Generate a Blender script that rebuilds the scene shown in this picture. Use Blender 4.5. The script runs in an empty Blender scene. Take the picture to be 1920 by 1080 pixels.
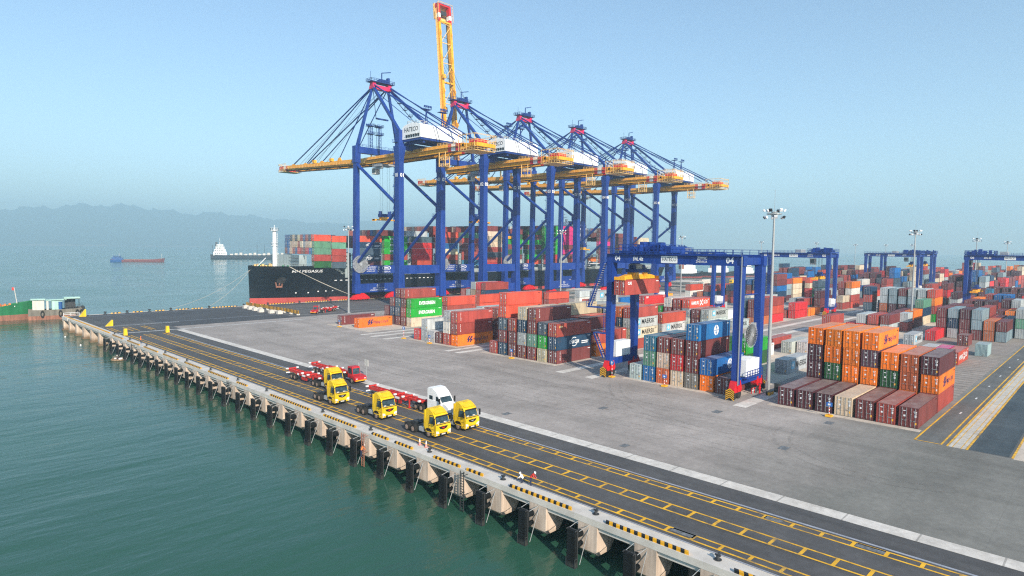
import bpy, math, random
from math import sin, cos, pi, radians, sqrt
random.seed(7)
S = bpy.context.scene
COL = S.collection
W0 = -4.5            # water level; z = 0 is the terminal surface

# ------------------------------------------------------------------ materials
def new_mat(name):
    m = bpy.data.materials.new(name); m.use_nodes = True
    nt = m.node_tree
    return m, nt, nt.nodes['Principled BSDF'], nt.nodes, nt.links

def noise(nt, scale, detail=4, coord='Object', stretch=None, rough=0.6):
    tc = nt.nodes.new('ShaderNodeTexCoord'); n = nt.nodes.new('ShaderNodeTexNoise')
    n.inputs['Scale'].default_value = scale; n.inputs['Detail'].default_value = detail
    n.inputs['Roughness'].default_value = rough
    mp = nt.nodes.new('ShaderNodeMapping')
    if stretch: mp.inputs['Scale'].default_value = stretch
    nt.links.new(tc.outputs[coord], mp.inputs['Vector']); nt.links.new(mp.outputs[0], n.inputs['Vector'])
    return n

def ramp(nt, src, p0, c0, p1, c1):
    r = nt.nodes.new('ShaderNodeValToRGB')
    r.color_ramp.elements[0].position = p0; r.color_ramp.elements[0].color = (*c0, 1)
    r.color_ramp.elements[1].position = p1; r.color_ramp.elements[1].color = (*c1, 1)
    nt.links.new(src, r.inputs[0]); return r

def mix(nt, fac, a, b, mode='MIX'):
    n = nt.nodes.new('ShaderNodeMix'); n.data_type = 'RGBA'; n.blend_type = mode
    for sock, val in ((n.inputs[0], fac), (n.inputs[6], a), (n.inputs[7], b)):
        if hasattr(val, 'is_linked'): nt.links.new(val, sock)
        elif isinstance(val, (int, float)): sock.default_value = val
        else: sock.default_value = (*val, 1)
    return n.outputs[2]

def mat(name, c, rough=0.55, metal=0.0, var=0.18, scale=0.9, stretch=(1, 1, 0.25), coord='Object', spec=0.5):
    m, nt, b, N, L = new_mat(name)
    n = noise(nt, scale, 5, coord, stretch)
    lo = tuple(x * (1 - var) for x in c); hi = tuple(min(1, x * (1 + var)) for x in c)
    r = ramp(nt, n.outputs['Fac'], 0.3, lo, 0.7, hi)
    L.new(r.outputs[0], b.inputs['Base Color'])
    b.inputs['Roughness'].default_value = rough; b.inputs['Metallic'].default_value = metal
    b.inputs['Specular IOR Level'].default_value = spec
    return m

def worn(name, c, rough=0.45, rust=0.5, fade=0.16):
    m, nt, b, N, L = new_mat(name)
    a = noise(nt, 0.22, 5, stretch=(1, 1, 0.5)); st = noise(nt, 1.6, 4, stretch=(1, 1, 0.05)); r = noise(nt, 0.7, 8, stretch=(1, 1, 0.3), rough=0.75)
    lo = tuple(x * (1 - fade) for x in c); hi = tuple(min(1, x * (1 + fade) + 0.012) for x in c)
    col = ramp(nt, a.outputs['Fac'], 0.3, lo, 0.7, hi).outputs[0]
    col = mix(nt, 1.0, col, ramp(nt, st.outputs['Fac'], 0.35, (0.78,) * 3, 0.65, (1.08,) * 3).outputs[0], 'MULTIPLY')
    f = ramp(nt, r.outputs['Fac'], 0.63, (0, 0, 0), 0.72, (rust,) * 3)
    L.new(mix(nt, f.outputs[0], col, (0.13, 0.07, 0.045)), b.inputs['Base Color'])
    rr = ramp(nt, a.outputs['Fac'], 0.3, (rough * 0.8,) * 3, 0.7, (rough * 1.35,) * 3); L.new(rr.outputs[0], b.inputs['Roughness'])
    return m
def tidal(name, c, stain, z0, z1, var=0.2):
    """concrete or rubber with a weed and tide stain that ends at an uneven line above the water"""
    m, nt, b, N, L = new_mat(name)
    a = noise(nt, 0.6, 6, stretch=(1, 1, 0.4)); e = noise(nt, 1.5, 5, stretch=(1, 1, 0.6)); st = noise(nt, 2.2, 4, stretch=(1, 1, 0.06))
    col = ramp(nt, a.outputs['Fac'], 0.3, tuple(x * (1 - var) for x in c), 0.7, tuple(min(1, x * (1 + var)) for x in c)).outputs[0]
    col = mix(nt, 1.0, col, ramp(nt, st.outputs['Fac'], 0.4, (0.8,) * 3, 0.62, (1.04,) * 3).outputs[0], 'MULTIPLY')
    tc = N.new('ShaderNodeTexCoord'); sp = N.new('ShaderNodeSeparateXYZ'); L.new(tc.outputs['Object'], sp.inputs[0])
    ad = N.new('ShaderNodeMath'); ad.operation = 'MULTIPLY_ADD'; L.new(e.outputs['Fac'], ad.inputs[0]); ad.inputs[1].default_value = 1.2; L.new(sp.outputs['Z'], ad.inputs[2])
    mr = N.new('ShaderNodeMapRange'); mr.inputs['From Min'].default_value = z0 + 0.6; mr.inputs['From Max'].default_value = z1 + 0.6; L.new(ad.outputs[0], mr.inputs['Value'])
    L.new(mix(nt, mr.outputs[0], stain, col), b.inputs['Base Color']); b.inputs['Roughness'].default_value = 0.85; b.inputs['Specular IOR Level'].default_value = 0.2
    M[name] = m
M = {}
def mk(key, *a, **k): M[key] = mat(key, *a, **k); return M[key]
M['crane_blue'] = worn('crane_blue', (0.001, 0.038, 0.26), 0.42, 0.35)
mk('crane_dark_blue', (0.006, 0.035, 0.2), 0.5)
M['crane_yellow'] = worn('crane_yellow', (0.98, 0.42, 0.008), 0.5, 0.45, 0.1)
mk('rail_yellow', (0.85, 0.55, 0.2), 0.5)
mk('signal_red', (0.62, 0.012, 0.02), 0.4)
mk('apex_pink', (0.62, 0.02, 0.1), 0.45)
mk('white_paint', (0.86, 0.87, 0.88), 0.45, var=0.06)
mk('off_white', (0.62, 0.6, 0.55), 0.6)
mk('steel', (0.42, 0.44, 0.46), 0.45, 0.3)
mk('galvanised', (0.37, 0.39, 0.4), 0.5, 0.3, var=0.08)
mk('dark_steel', (0.035, 0.038, 0.042), 0.55)
tidal('rubber', (0.007, 0.009, 0.01), (0.05, 0.055, 0.05), -4.5, -3.9, 0.5)
mk('tyre', (0.018, 0.017, 0.016), 0.85)
M['truck_yellow'] = worn('truck_yellow', (0.85, 0.55, 0.008), 0.36, 0.3, 0.08)
mk('truck_red', (0.5, 0.02, 0.025), 0.4, var=0.12)
mk('chassis_red', (0.55, 0.03, 0.025), 0.5, var=0.2)
mk('rim', (0.3, 0.22, 0.18), 0.6)
mk('lamp_glass', (0.75, 0.77, 0.8), 0.2)
mk('hull_black', (0.003, 0.007, 0.013), 0.5, var=0.3, scale=0.08)
mk('boot_red', (0.42, 0.055, 0.045), 0.6, var=0.25, scale=0.12)
mk('deck_grey', (0.3, 0.36, 0.37), 0.6)
mk('hull_green', (0.015, 0.17, 0.06), 0.5)
mk('hull_blue', (0.015, 0.09, 0.3), 0.5)
mk('rust', (0.3, 0.13, 0.085), 0.8, var=0.4)
mk('wood', (0.3, 0.2, 0.12), 0.8)
mk('mint', (0.4, 0.62, 0.55), 0.6)
mk('cloth_red', (0.6, 0.04, 0.03), 0.8)
mk('orange_paint', (0.85, 0.2, 0.03), 0.5)
mk('vest_orange', (0.9, 0.22, 0.05), 0.7)
mk('trousers', (0.02, 0.03, 0.07), 0.8)
mk('skin', (0.45, 0.25, 0.17), 0.6)
mk('black_paint', (0.01, 0.01, 0.011), 0.5)
mk('navy_ink', (0.012, 0.014, 0.12), 0.5)
mk('sky_ink', (0.15, 0.5, 0.72), 0.5)
mk('warning_yellow', (0.85, 0.42, 0.01), 0.5, var=0.2, scale=3)
mk('sign_blue', (0.02, 0.15, 0.5), 0.5)
mk('rope', (0.5, 0.47, 0.4), 0.9)
mk('concrete_pale', (0.62, 0.58, 0.53), 0.85, var=0.16, scale=0.5, stretch=(1, 1, 1))
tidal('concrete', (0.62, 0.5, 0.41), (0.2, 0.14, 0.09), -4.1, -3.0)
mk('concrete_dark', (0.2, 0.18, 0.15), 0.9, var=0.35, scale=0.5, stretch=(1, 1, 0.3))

def glass():
    m, nt, b, N, L = new_mat('glass')
    n = noise(nt, 1.2, 3)
    r = ramp(nt, n.outputs['Fac'], 0.35, (0.01, 0.02, 0.025), 0.7, (0.05, 0.09, 0.11))
    L.new(r.outputs[0], b.inputs['Base Color'])
    b.inputs['Roughness'].default_value = 0.08; b.inputs['Specular IOR Level'].default_value = 0.8
    M['glass'] = m
glass()

def container_paint(name, glare_dust):
    """Paint whose colour comes from each object's own colour, with streaks, scuffs and a little rust."""
    m, nt, b, N, L = new_mat(name)
    oi = N.new('ShaderNodeObjectInfo')
    tc = N.new('ShaderNodeTexCoord')
    off = N.new('ShaderNodeVectorMath'); off.operation = 'MULTIPLY_ADD'
    cmb = N.new('ShaderNodeCombineXYZ')
    for i in range(3): L.new(oi.outputs['Random'], cmb.inputs[i])
    off.inputs[1].default_value = (40, 40, 40)
    L.new(cmb.outputs[0], off.inputs[0]); L.new(tc.outputs['Object'], off.inputs[2])
    def nz(scale, stretch, detail):
        mp = N.new('ShaderNodeMapping'); mp.inputs['Scale'].default_value = stretch
        n = N.new('ShaderNodeTexNoise'); n.inputs['Scale'].default_value = scale; n.inputs['Detail'].default_value = detail
        L.new(off.outputs[0], mp.inputs['Vector']); L.new(mp.outputs[0], n.inputs['Vector']); return n
    a = nz(0.35, (1, 1, 0.5), 4); s = nz(3.2, (1, 1, 0.08), 3); r = nz(1.3, (1, 1, 0.7), 6)
    va = ramp(nt, a.outputs['Fac'], 0.3, (0.78, 0.78, 0.78), 0.7, (1.18, 1.15, 1.12))
    vs = ramp(nt, s.outputs['Fac'], 0.35, (0.86, 0.86, 0.86), 0.65, (1.06, 1.06, 1.06))
    c = mix(nt, 1.0, oi.outputs['Color'], va.outputs[0], 'MULTIPLY')
    c = mix(nt, 1.0, c, vs.outputs[0], 'MULTIPLY')
    rr = ramp(nt, r.outputs['Fac'], 0.62, (0, 0, 0), 0.74, (0.55, 0.55, 0.55))
    c = mix(nt, rr.outputs[0], c, (0.16, 0.075, 0.05))
    if glare_dust:
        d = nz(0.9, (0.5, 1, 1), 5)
        dr = ramp(nt, d.outputs['Fac'], 0.3, (glare_dust * 0.5,) * 3, 0.7, (glare_dust * 1.4,) * 3)
        c = mix(nt, dr.outputs[0], c, (0.5, 0.44, 0.4))  # sun glare on the roofs, painted into the colour with a pale dusty tone
    L.new(c, b.inputs['Base Color'])
    b.inputs['Roughness'].default_value = 0.5
    M[name] = m
container_paint('container_paint', 0)
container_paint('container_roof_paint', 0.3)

# ------------------------------------------------------------------ mesh builder
class MB:
    def __init__(s): s.v = []; s.f = []; s.m = []
    def add(s, vs, fs, m=0):
        o = len(s.v); s.v += [tuple(p) for p in vs]
        s.f += [tuple(i + o for i in f) for f in fs]; s.m += [m] * len(fs); return s
    def box(s, x0, x1, y0, y1, z0, z1, m=0):
        if x0 > x1: x0, x1 = x1, x0
        if y0 > y1: y0, y1 = y1, y0
        if z0 > z1: z0, z1 = z1, z0
        return s.add([(x0, y0, z0), (x1, y0, z0), (x1, y1, z0), (x0, y1, z0), (x0, y0, z1), (x1, y0, z1), (x1, y1, z1), (x0, y1, z1)],
                     [(0, 3, 2, 1), (4, 5, 6, 7), (0, 1, 5, 4), (1, 2, 6, 5), (2, 3, 7, 6), (3, 0, 4, 7)], m)
    def frustum(s, x, y, z0, z1, w0, d0, w1, d1, m=0, x1=None, y1=None):
        x1 = x if x1 is None else x1; y1 = y if y1 is None else y1
        vs = []
        for (cx, cy, z, w, d) in ((x, y, z0, w0, d0), (x1, y1, z1, w1, d1)):
            vs += [(cx - w / 2, cy - d / 2, z), (cx + w / 2, cy - d / 2, z), (cx + w / 2, cy + d / 2, z), (cx - w / 2, cy + d / 2, z)]
        return s.add(vs, [(0, 3, 2, 1), (4, 5, 6, 7), (0, 1, 5, 4), (1, 2, 6, 5), (2, 3, 7, 6), (3, 0, 4, 7)], m)
    def frame(s, p, q):
        d = [q[i] - p[i] for i in range(3)]; l = sqrt(sum(c * c for c in d)) or 1; d = [c / l for c in d]
        up = (0, 0, 1) if abs(d[2]) < 0.95 else (1, 0, 0)
        a = [d[1] * up[2] - d[2] * up[1], d[2] * up[0] - d[0] * up[2], d[0] * up[1] - d[1] * up[0]]
        la = sqrt(sum(c * c for c in a)); a = [c / la for c in a]
        b = [a[1] * d[2] - a[2] * d[1], a[2] * d[0] - a[0] * d[2], a[0] * d[1] - a[1] * d[0]]
        return a, b
    def beam(s, p, q, w, h, m=0, w2=None, h2=None):
        a, b = s.frame(p, q); w2 = w if w2 is None else w2; h2 = h if h2 is None else h2
        vs = []
        for c, ww, hh in ((p, w, h), (q, w2, h2)):
            for sx, sy in ((-1, -1), (1, -1), (1, 1), (-1, 1)):
                vs.append(tuple(c[i] + a[i] * sx * ww / 2 + b[i] * sy * hh / 2 for i in range(3)))
        return s.add(vs, [(0, 3, 2, 1), (4, 5, 6, 7), (0, 1, 5, 4), (1, 2, 6, 5), (2, 3, 7, 6), (3, 0, 4, 7)], m)
    def tube(s, p, q, r, n=8, m=0, r2=None):
        a, b = s.frame(p, q); r2 = r if r2 is None else r2; vs = []
        for c, rr in ((p, r), (q, r2)):
            for k in range(n):
                t = 2 * pi * k / n
                vs.append(tuple(c[i] + rr * (a[i] * cos(t) + b[i] * sin(t)) for i in range(3)))
        fs = [(k, (k + 1) % n, n + (k + 1) % n, n + k) for k in range(n)]
        fs += [tuple(range(n - 1, -1, -1)), tuple(range(n, 2 * n))]
        return s.add(vs, fs, m)
    def prism(s, prof, axis, a0, a1, m=0):
        """prof: list of 2-D points; axis 'x' -> (y,z), 'y' -> (x,z), 'z' -> (x,y)."""
        n = len(prof); vs = []
        for a in (a0, a1):
            for p in prof:
                vs.append((a, p[0], p[1]) if axis == 'x' else (p[0], a, p[1]) if axis == 'y' else (p[0], p[1], a))
        fs = [(k, (k + 1) % n, n + (k + 1) % n, n + k) for k in range(n)]
        fs += [tuple(range(n - 1, -1, -1)), tuple(range(n, 2 * n))]
        return s.add(vs, fs, m)
    def rail(s, pts, h=1.1, step=2.0, r=0.04, m=0):
        """a railing along a polyline: two bars and posts"""
        for p, q in zip(pts, pts[1:]):
            l = sqrt(sum((q[i] - p[i]) ** 2 for i in range(3)))
            for hh in (h, h * 0.5): s.beam((p[0], p[1], p[2] + hh), (q[0], q[1], q[2] + hh), r * 2, r * 2, m)
            n = max(1, int(l / step))
            for k in range(n + 1):
                t = k / n; c = [p[i] + (q[i] - p[i]) * t for i in range(3)]
                s.box(c[0] - r, c[0] + r, c[1] - r, c[1] + r, c[2], c[2] + h, m)
        return s
    def text(s, txt, org, ax, up, size, m=0, width=None, surf=None, bold=0.0):
        """flat lettering starting at org, along ax, upright along up"""
        vs, fs, w = letters(txt, bold)
        k = size; kx = size if width is None else width / w
        out = []
        for x, y in vs:
            p = tuple(org[i] + ax[i] * x * kx + up[i] * y * k for i in range(3))
            out.append(surf(p) if surf else p)
        return s.add(out, fs, m)
    def disc_text(s): return s
    def build(s, name, mats, parent=None, loc=None, smooth=False):
        me = bpy.data.meshes.new(name); me.from_pydata(s.v, [], s.f)
        mats = mats if isinstance(mats, (list, tuple)) else [mats]
        for x in mats: me.materials.append(M[x] if isinstance(x, str) else x)
        if len(mats) > 1: me.polygons.foreach_set('material_index', s.m)
        if smooth: me.polygons.foreach_set('use_smooth', [True] * len(s.f))
        me.update()
        o = bpy.data.objects.new(name, me); COL.objects.link(o)
        if parent is not None: o.parent = parent
        if loc is not None: o.location = loc
        return o

_LET = {}
def letters(txt, bold=0.0):
    key = (txt, bold)
    if key in _LET: return _LET[key]
    cu = bpy.data.curves.new('lettering_curve', 'FONT'); cu.body = txt; cu.size = 1.0; cu.resolution_u = 2
    cu.offset = bold
    ob = bpy.data.objects.new('lettering_curve', cu); COL.objects.link(ob)
    bpy.context.view_layer.update()
    me = bpy.data.meshes.new_from_object(ob.evaluated_get(bpy.context.evaluated_depsgraph_get()))
    vs = [(v.co.x / 0.7, v.co.y / 0.7) for v in me.vertices]; fs = [tuple(p.vertices) for p in me.polygons]
    w = max([v[0] for v in vs] or [1])
    bpy.data.objects.remove(ob); bpy.data.curves.remove(cu); bpy.data.meshes.remove(me)
    _LET[key] = (vs, fs, w); return _LET[key]

# ------------------------------------------------------------------ tagging
def tag(o, label=None, cat=None, group=None, kind=None):
    if label: o['label'] = label
    if cat: o['category'] = cat
    if group: o['group'] = group
    if kind: o['kind'] = kind
    return o
def empty(name, label, cat, loc=(0, 0, 0), rz=0, group=None):
    o = bpy.data.objects.new(name, None); COL.objects.link(o); o.location = loc; o.rotation_euler = (0, 0, rz)
    o.empty_display_size = 0.5
    return tag(o, label, cat, group)
def structure(o): return tag(o, kind='structure')
def copy_tree(o, parent=None):
    c = o.copy(); COL.objects.link(c)
    if parent is not None: c.parent = parent
    for ch in list(o.children): copy_tree(ch, c)
    return c
ORD = ['zeroth', 'first', 'second', 'third', 'fourth', 'fifth', 'sixth', 'seventh', 'eighth', 'ninth', 'tenth', 'eleventh', 'twelfth',
       'thirteenth', 'fourteenth', 'fifteenth', 'sixteenth', 'seventeenth', 'eighteenth', 'nineteenth', 'twentieth']
for base in ('twenty', 'thirty', 'forty'):
    if base != 'twenty': ORD.append({'thirty': 'thirtieth', 'forty': 'fortieth'}[base])
    ORD += [base + '-' + ORD[k] for k in range(1, 10)]
DENOISE = False
# ------------------------------------------------------------------ camera, light, sky
EYE = (0, 0, 25)
def make_camera():
    cd = bpy.data.cameras.new('camera'); cam = bpy.data.objects.new('camera', cd); COL.objects.link(cam)
    cd.sensor_width = 36; cd.lens = 36 * 1186.74 / 1920; cd.clip_start = 0.5; cd.clip_end = 60000
    pi_, ro, ya = radians(3.666), radians(0.6608), radians(44.288)
    from mathutils import Matrix, Vector
    fw = Vector((cos(ya) * cos(pi_), sin(ya) * cos(pi_), -sin(pi_))); rt = Vector((sin(ya), -cos(ya), 0)); up = rt.cross(fw)
    r2 = rt * cos(ro) + up * sin(ro); u2 = -rt * sin(ro) + up * cos(ro)
    mw = Matrix((r2, u2, -fw)).transposed().to_4x4(); mw.translation = Vector(EYE)
    cam.matrix_world = mw; S.camera = cam
make_camera()

SUN_EL = radians(27); SUN_DIR = (-0.365, -0.931)      # towards the sun, on the ground
def make_light():
    from mathutils import Vector
    ld = bpy.data.lights.new('sun', 'SUN'); ld.energy = 4.5; ld.angle = radians(0.6); ld.color = (1.0, 0.88, 0.72)
    o = bpy.data.objects.new('sun', ld); COL.objects.link(o); o.location = (0, -60, 200)
    d = Vector((SUN_DIR[0] * cos(SUN_EL), SUN_DIR[1] * cos(SUN_EL), sin(SUN_EL)))
    o.rotation_euler = d.to_track_quat('Z', 'Y').to_euler()
    w = bpy.data.worlds.new('World'); S.world = w; w.use_nodes = True
    nt = w.node_tree; bg = nt.nodes['Background']
    sk = nt.nodes.new('ShaderNodeTexSky'); sk.sky_type = 'NISHITA'; sk.sun_disc = False
    sk.sun_elevation = SUN_EL; sk.sun_rotation = math.atan2(SUN_DIR[0], SUN_DIR[1])
    sk.altitude = 0; sk.air_density = 1.0; sk.dust_density = 0.35; sk.ozone_density = 0.8
    nt.links.new(mix(nt, 1.0, sk.outputs[0], (0.9, 0.99, 1.04), 'MULTIPLY'), bg.inputs['Color']); bg.inputs['Strength'].default_value = 0.106
make_light()
S.view_settings.view_transform = 'Standard'; S.view_settings.look = 'None'
S.view_settings.exposure = 0.78; S.view_settings.gamma = 1.0
S.render.engine = 'CYCLES'
S.cycles.use_denoising = DENOISE; S.cycles.filter_width = 1.2
S.cycles.max_bounces = 6; S.cycles.diffuse_bounces = 2; S.cycles.glossy_bounces = 3; S.cycles.volume_bounces = 1; S.cycles.use_adaptive_sampling = False
S.cycles.sample_clamp_indirect = 4.0

def make_haze():
    b = MB().box(-6000, 9000, -3500, 11000, W0 - 1.5, 540)
    m = bpy.data.materials.new('haze_air'); m.use_nodes = True; nt = m.node_tree
    nt.nodes.remove(nt.nodes['Principled BSDF'])
    pv = nt.nodes.new('ShaderNodeVolumePrincipled'); pv.inputs['Color'].default_value = (0.6, 0.85, 1.0, 1)
    pv.inputs['Density'].default_value = 0.0003; pv.inputs['Anisotropy'].default_value = 0.1
    nt.links.new(pv.outputs[0], nt.nodes['Material Output'].inputs['Volume'])
    M['haze'] = m
    tag(b.build('haze', 'haze'), kind='stuff')
make_haze()

# ------------------------------------------------------------------ water, hills
def make_water():
    m, nt, b, N, L = new_mat('sea_water')
    n0 = noise(nt, 0.012, 3, stretch=(1, 1, 1)); n1 = noise(nt, 0.16, 4, stretch=(0.7, 1.5, 1)); n2 = noise(nt, 0.75, 4, stretch=(0.6, 1.6, 1))
    n3 = noise(nt, 0.03, 4, stretch=(0.5, 1.6, 1))
    r = ramp(nt, n0.outputs['Fac'], 0.35, (0.024, 0.088, 0.058), 0.7, (0.036, 0.115, 0.077))
    L.new(r.outputs[0], b.inputs['Base Color'])
    b.inputs['Roughness'].default_value = 0.14; b.inputs['IOR'].default_value = 1.33; b.inputs['Specular IOR Level'].default_value = 0.36
    def bump(src, dist, prev=None, st=1.0):
        bn = N.new('ShaderNodeBump'); bn.inputs['Distance'].default_value = dist; bn.inputs['Strength'].default_value = st
        L.new(src.outputs['Fac'], bn.inputs['Height'])
        if prev: L.new(prev.outputs[0], bn.inputs['Normal'])
        return bn
    rw = ramp(nt, n0.outputs['Fac'], 0.38, (0.08,) * 3, 0.62, (0.2,) * 3); L.new(rw.outputs[0], b.inputs['Roughness'])
    b1 = bump(n1, 0.35, None, 0.4); b2 = bump(n2, 0.1, b1, 0.45); b3 = bump(n3, 1.8, b2, 0.4)
    L.new(b3.outputs[0], b.inputs['Normal']); M['water'] = m
    mb = MB(); mb.add([(-5900, -3400, W0), (8900, -3400, W0), (8900, 10900, W0), (-5900, 10900, W0)], [(0, 1, 2, 3)])
    structure(mb.build('water', 'water'))
make_water()

def make_hills():
    """wooded ridge across the bay, fading into the air; a low spit of land in front of it"""
    mk('woodland', (0.05, 0.075, 0.04), 0.95, var=0.5, scale=0.02, stretch=(1, 1, 1))
    mk('spit_land', (0.2, 0.19, 0.15), 0.95, var=0.4, scale=0.02, stretch=(1, 1, 1))
    rnd = random.Random(3)
    # ridge heights given by bearing from the eye (degrees from +x) -> metres, at 4.4 km
    prof = [(92, 150), (86, 210), (82, 235), (79, 268), (76.5, 285), (74, 270), (71.5, 240), (69, 250), (66, 228), (63, 205), (60.5, 190), (58, 205), (55.5, 225), (53, 205), (50, 190), (46, 140), (42, 80), (37, 30), (33, 5)]
    def h(a):
        for (a0, h0), (a1, h1) in zip(prof, prof[1:]):
            if a1 <= a <= a0: return h0 + (h1 - h0) * (a0 - a) / (a0 - a1)
        return prof[0][1] if a > prof[0][0] else 0
    mb = MB(); na, nr = 240, 9
    vs = []
    for i in range(na):
        a = 96 - 64 * i / (na - 1)
        hh = 1.62 * h(a) * (1 + 0.04 * sin(a * 2.1) + 0.02 * sin(a * 5.3 + 1) + 0.006 * rnd.uniform(-1, 1))
        for j in range(nr):
            t = j / (nr - 1); rr = 6700 + 2600 * t
            z = W0 + hh * (sin(pi * min(1, t * 1.25) * 0.5) ** 1.3 if t < 0.8 else 1 - (t - 0.8) * 2) * (1 + 0.08 * sin(a * 9 + j * 2) * (1 if 0 < j < 6 else 0)) * 1.02
            if j == 0: z = W0 - 2
            vs.append((rr * cos(radians(a)), rr * sin(radians(a)), z))
    fs = [(i * nr + j, (i + 1) * nr + j, (i + 1) * nr + j + 1, i * nr + j + 1) for i in range(na - 1) for j in range(nr - 1)]
    mb.add(vs, fs); structure(mb.build('hills', 'woodland', smooth=True))
    mb = MB(); vs = []; n = 90
    for i in range(n):
        a = 97 - 40 * i / (n - 1); w = 1 + 0.3 * sin(i * 0.7); hz = 1.5 + 5 * abs(sin(i * 0.53)) * rnd.random() + (7 if 0.1 < i / n < 0.5 else 2.5) * rnd.random()
        for rr, z in ((6300, W0 - 1), (6330, W0 + 3), (6350 + 30 * w, W0 + 1.9 * hz), (6460 + 40 * w, W0 + hz * 1.5), (6560, W0 - 1)):
            vs.append((rr * cos(radians(a)), rr * sin(radians(a)), z))
    fs = [(i * 5 + j, (i + 1) * 5 + j, (i + 1) * 5 + j + 1, i * 5 + j + 1) for i in range(n - 1) for j in range(4)]
    mb.add(vs, fs); structure(mb.build('shore', 'spit_land'))
make_hills()

# ------------------------------------------------------------------ ground sheets
QU, QV = 46.2, 257.0          # near quay edge (x) and ship quay edge (y)
END_U = 760
def ground_mat(name, c0, c1, rough=0.9, coarse=0.05, fine=1.4, patch=None, stretch=(1, 1, 1), joints=None, tracks=None, jdark=0.6):
    m, nt, b, N, L = new_mat(name)
    a = noise(nt, coarse, 6, stretch=stretch, rough=0.65); f = noise(nt, fine, 6, stretch=(1, 1, 1), rough=0.7); g = noise(nt, coarse * 5, 5, stretch=stretch)
    r = ramp(nt, a.outputs['Fac'], 0.32, c0, 0.68, c1)
    rf = ramp(nt, f.outputs['Fac'], 0.25, (0.8,) * 3, 0.75, (1.17,) * 3)
    rg = ramp(nt, g.outputs['Fac'], 0.3, (0.84,) * 3, 0.7, (1.12,) * 3)
    c = mix(nt, 1.0, r.outputs[0], rf.outputs[0], 'MULTIPLY'); c = mix(nt, 1.0, c, rg.outputs[0], 'MULTIPLY')
    s = noise(nt, 0.22, 8, stretch=(1, 1, 1), rough=0.75)
    rs = ramp(nt, s.outputs['Fac'], 0.6, (0, 0, 0), 0.72, (0.6,) * 3)
    lt = noise(nt, 0.13, 7, stretch=(1, 1.6, 1), rough=0.8)
    c = mix(nt, ramp(nt, lt.outputs['Fac'], 0.6, (0, 0, 0), 0.75, (0.3,) * 3).outputs[0], c, tuple(min(.7, x * 1.5) for x in c1))
    c = mix(nt, rs.outputs[0], c, tuple(x * 0.45 for x in c0))
    if tracks:      # tyre polish along the driving direction
        t = noise(nt, 0.5, 4, stretch=tracks)
        rt = ramp(nt, t.outputs['Fac'], 0.45, (1, 1, 1), 0.7, (0.74,) * 3); c = mix(nt, 1.0, c, rt.outputs[0], 'MULTIPLY')
    if joints:
        tc = N.new('ShaderNodeTexCoord'); br = N.new('ShaderNodeTexBrick')
        br.offset = 0; br.inputs['Scale'].default_value = 1; br.inputs['Brick Width'].default_value = joints[0]; br.inputs['Row Height'].default_value = joints[1]
        br.inputs['Mortar Size'].default_value = joints[2]
        br.inputs['Color1'].default_value = br.inputs['Color2'].default_value = (1, 1, 1, 1); br.inputs['Mortar'].default_value = (jdark, jdark, jdark, 1)
        L.new(tc.outputs['Object'], br.inputs['Vector']); c = mix(nt, 1.0, c, br.outputs['Color'], 'MULTIPLY')
    if patch:
        tc = N.new('ShaderNodeTexCoord'); sp = N.new('ShaderNodeSeparateXYZ'); L.new(tc.outputs['Object'], sp.inputs[0])
        wn = noise(nt, 0.07, 4, stretch=(1, 1, 1)); ad = N.new('ShaderNodeMath'); ad.operation = 'MULTIPLY_ADD'
        L.new(wn.outputs['Fac'], ad.inputs[0]); ad.inputs[1].default_value = 26; L.new(sp.outputs['Y'], ad.inputs[2])
        rp = N.new('ShaderNodeMapRange'); rp.inputs['From Min'].default_value = patch[0]; rp.inputs['From Max'].default_value = patch[1]
        L.new(ad.outputs[0], rp.inputs['Value']); c = mix(nt, rp.outputs[0], patch[2], c) if False else mix(nt, rp.outputs[0], mix(nt, 1.0, c, patch[2], 'MULTIPLY'), c)
    L.new(c, b.inputs['Base Color']); b.inputs['Roughness'].default_value = rough
    bn = N.new('ShaderNodeBump'); bn.inputs['Strength'].default_value = 0.25; bn.inputs['Distance'].default_value = 0.05
    L.new(f.outputs['Fac'], bn.inputs['Height']); L.new(bn.outputs[0], b.inputs['Normal'])
    M[name] = m
ground_mat('yard_paving', (0.34, 0.303, 0.278), (0.43, 0.385, 0.357), coarse=0.03, stretch=(0.8, 1.3, 1), patch=(30, 52, (0.55, 0.6, 0.59)), tracks=(0.4, 0.07, 1), joints=(7.5, 7.5, 0.03), jdark=0.88)
ground_mat('asphalt', (0.075, 0.074, 0.077), (0.115, 0.112, 0.113), rough=0.85, coarse=0.06, tracks=(1.2, 0.06, 1))
ground_mat('ship_apron_asphalt', (0.1, 0.1, 0.105), (0.15, 0.145, 0.145), rough=0.85, coarse=0.04, tracks=(0.05, 1.3, 1))
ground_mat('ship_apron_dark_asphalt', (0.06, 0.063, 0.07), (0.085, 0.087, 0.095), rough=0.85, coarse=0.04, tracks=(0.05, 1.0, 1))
ground_mat('kerb_concrete', (0.6, 0.56, 0.51), (0.76, 0.72, 0.67), coarse=0.12, joints=(6, 6, 0.08))
ground_mat('pad_concrete', (0.5, 0.43, 0.36), (0.64, 0.56, 0.48), coarse=0.1)
ground_mat('stack_gravel', (0.27, 0.23, 0.2), (0.36, 0.31, 0.27), coarse=0.08, joints=(2.6, 60, 0.28))
ground_mat('lane_asphalt', (0.1, 0.105, 0.105), (0.16, 0.16, 0.155), coarse=0.09, tracks=(0.05, 1, 1))
ground_mat('wet_asphalt', (0.04, 0.058, 0.07), (0.085, 0.105, 0.115), rough=0.7, coarse=0.09, tracks=(0.05, 1, 1))
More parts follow.
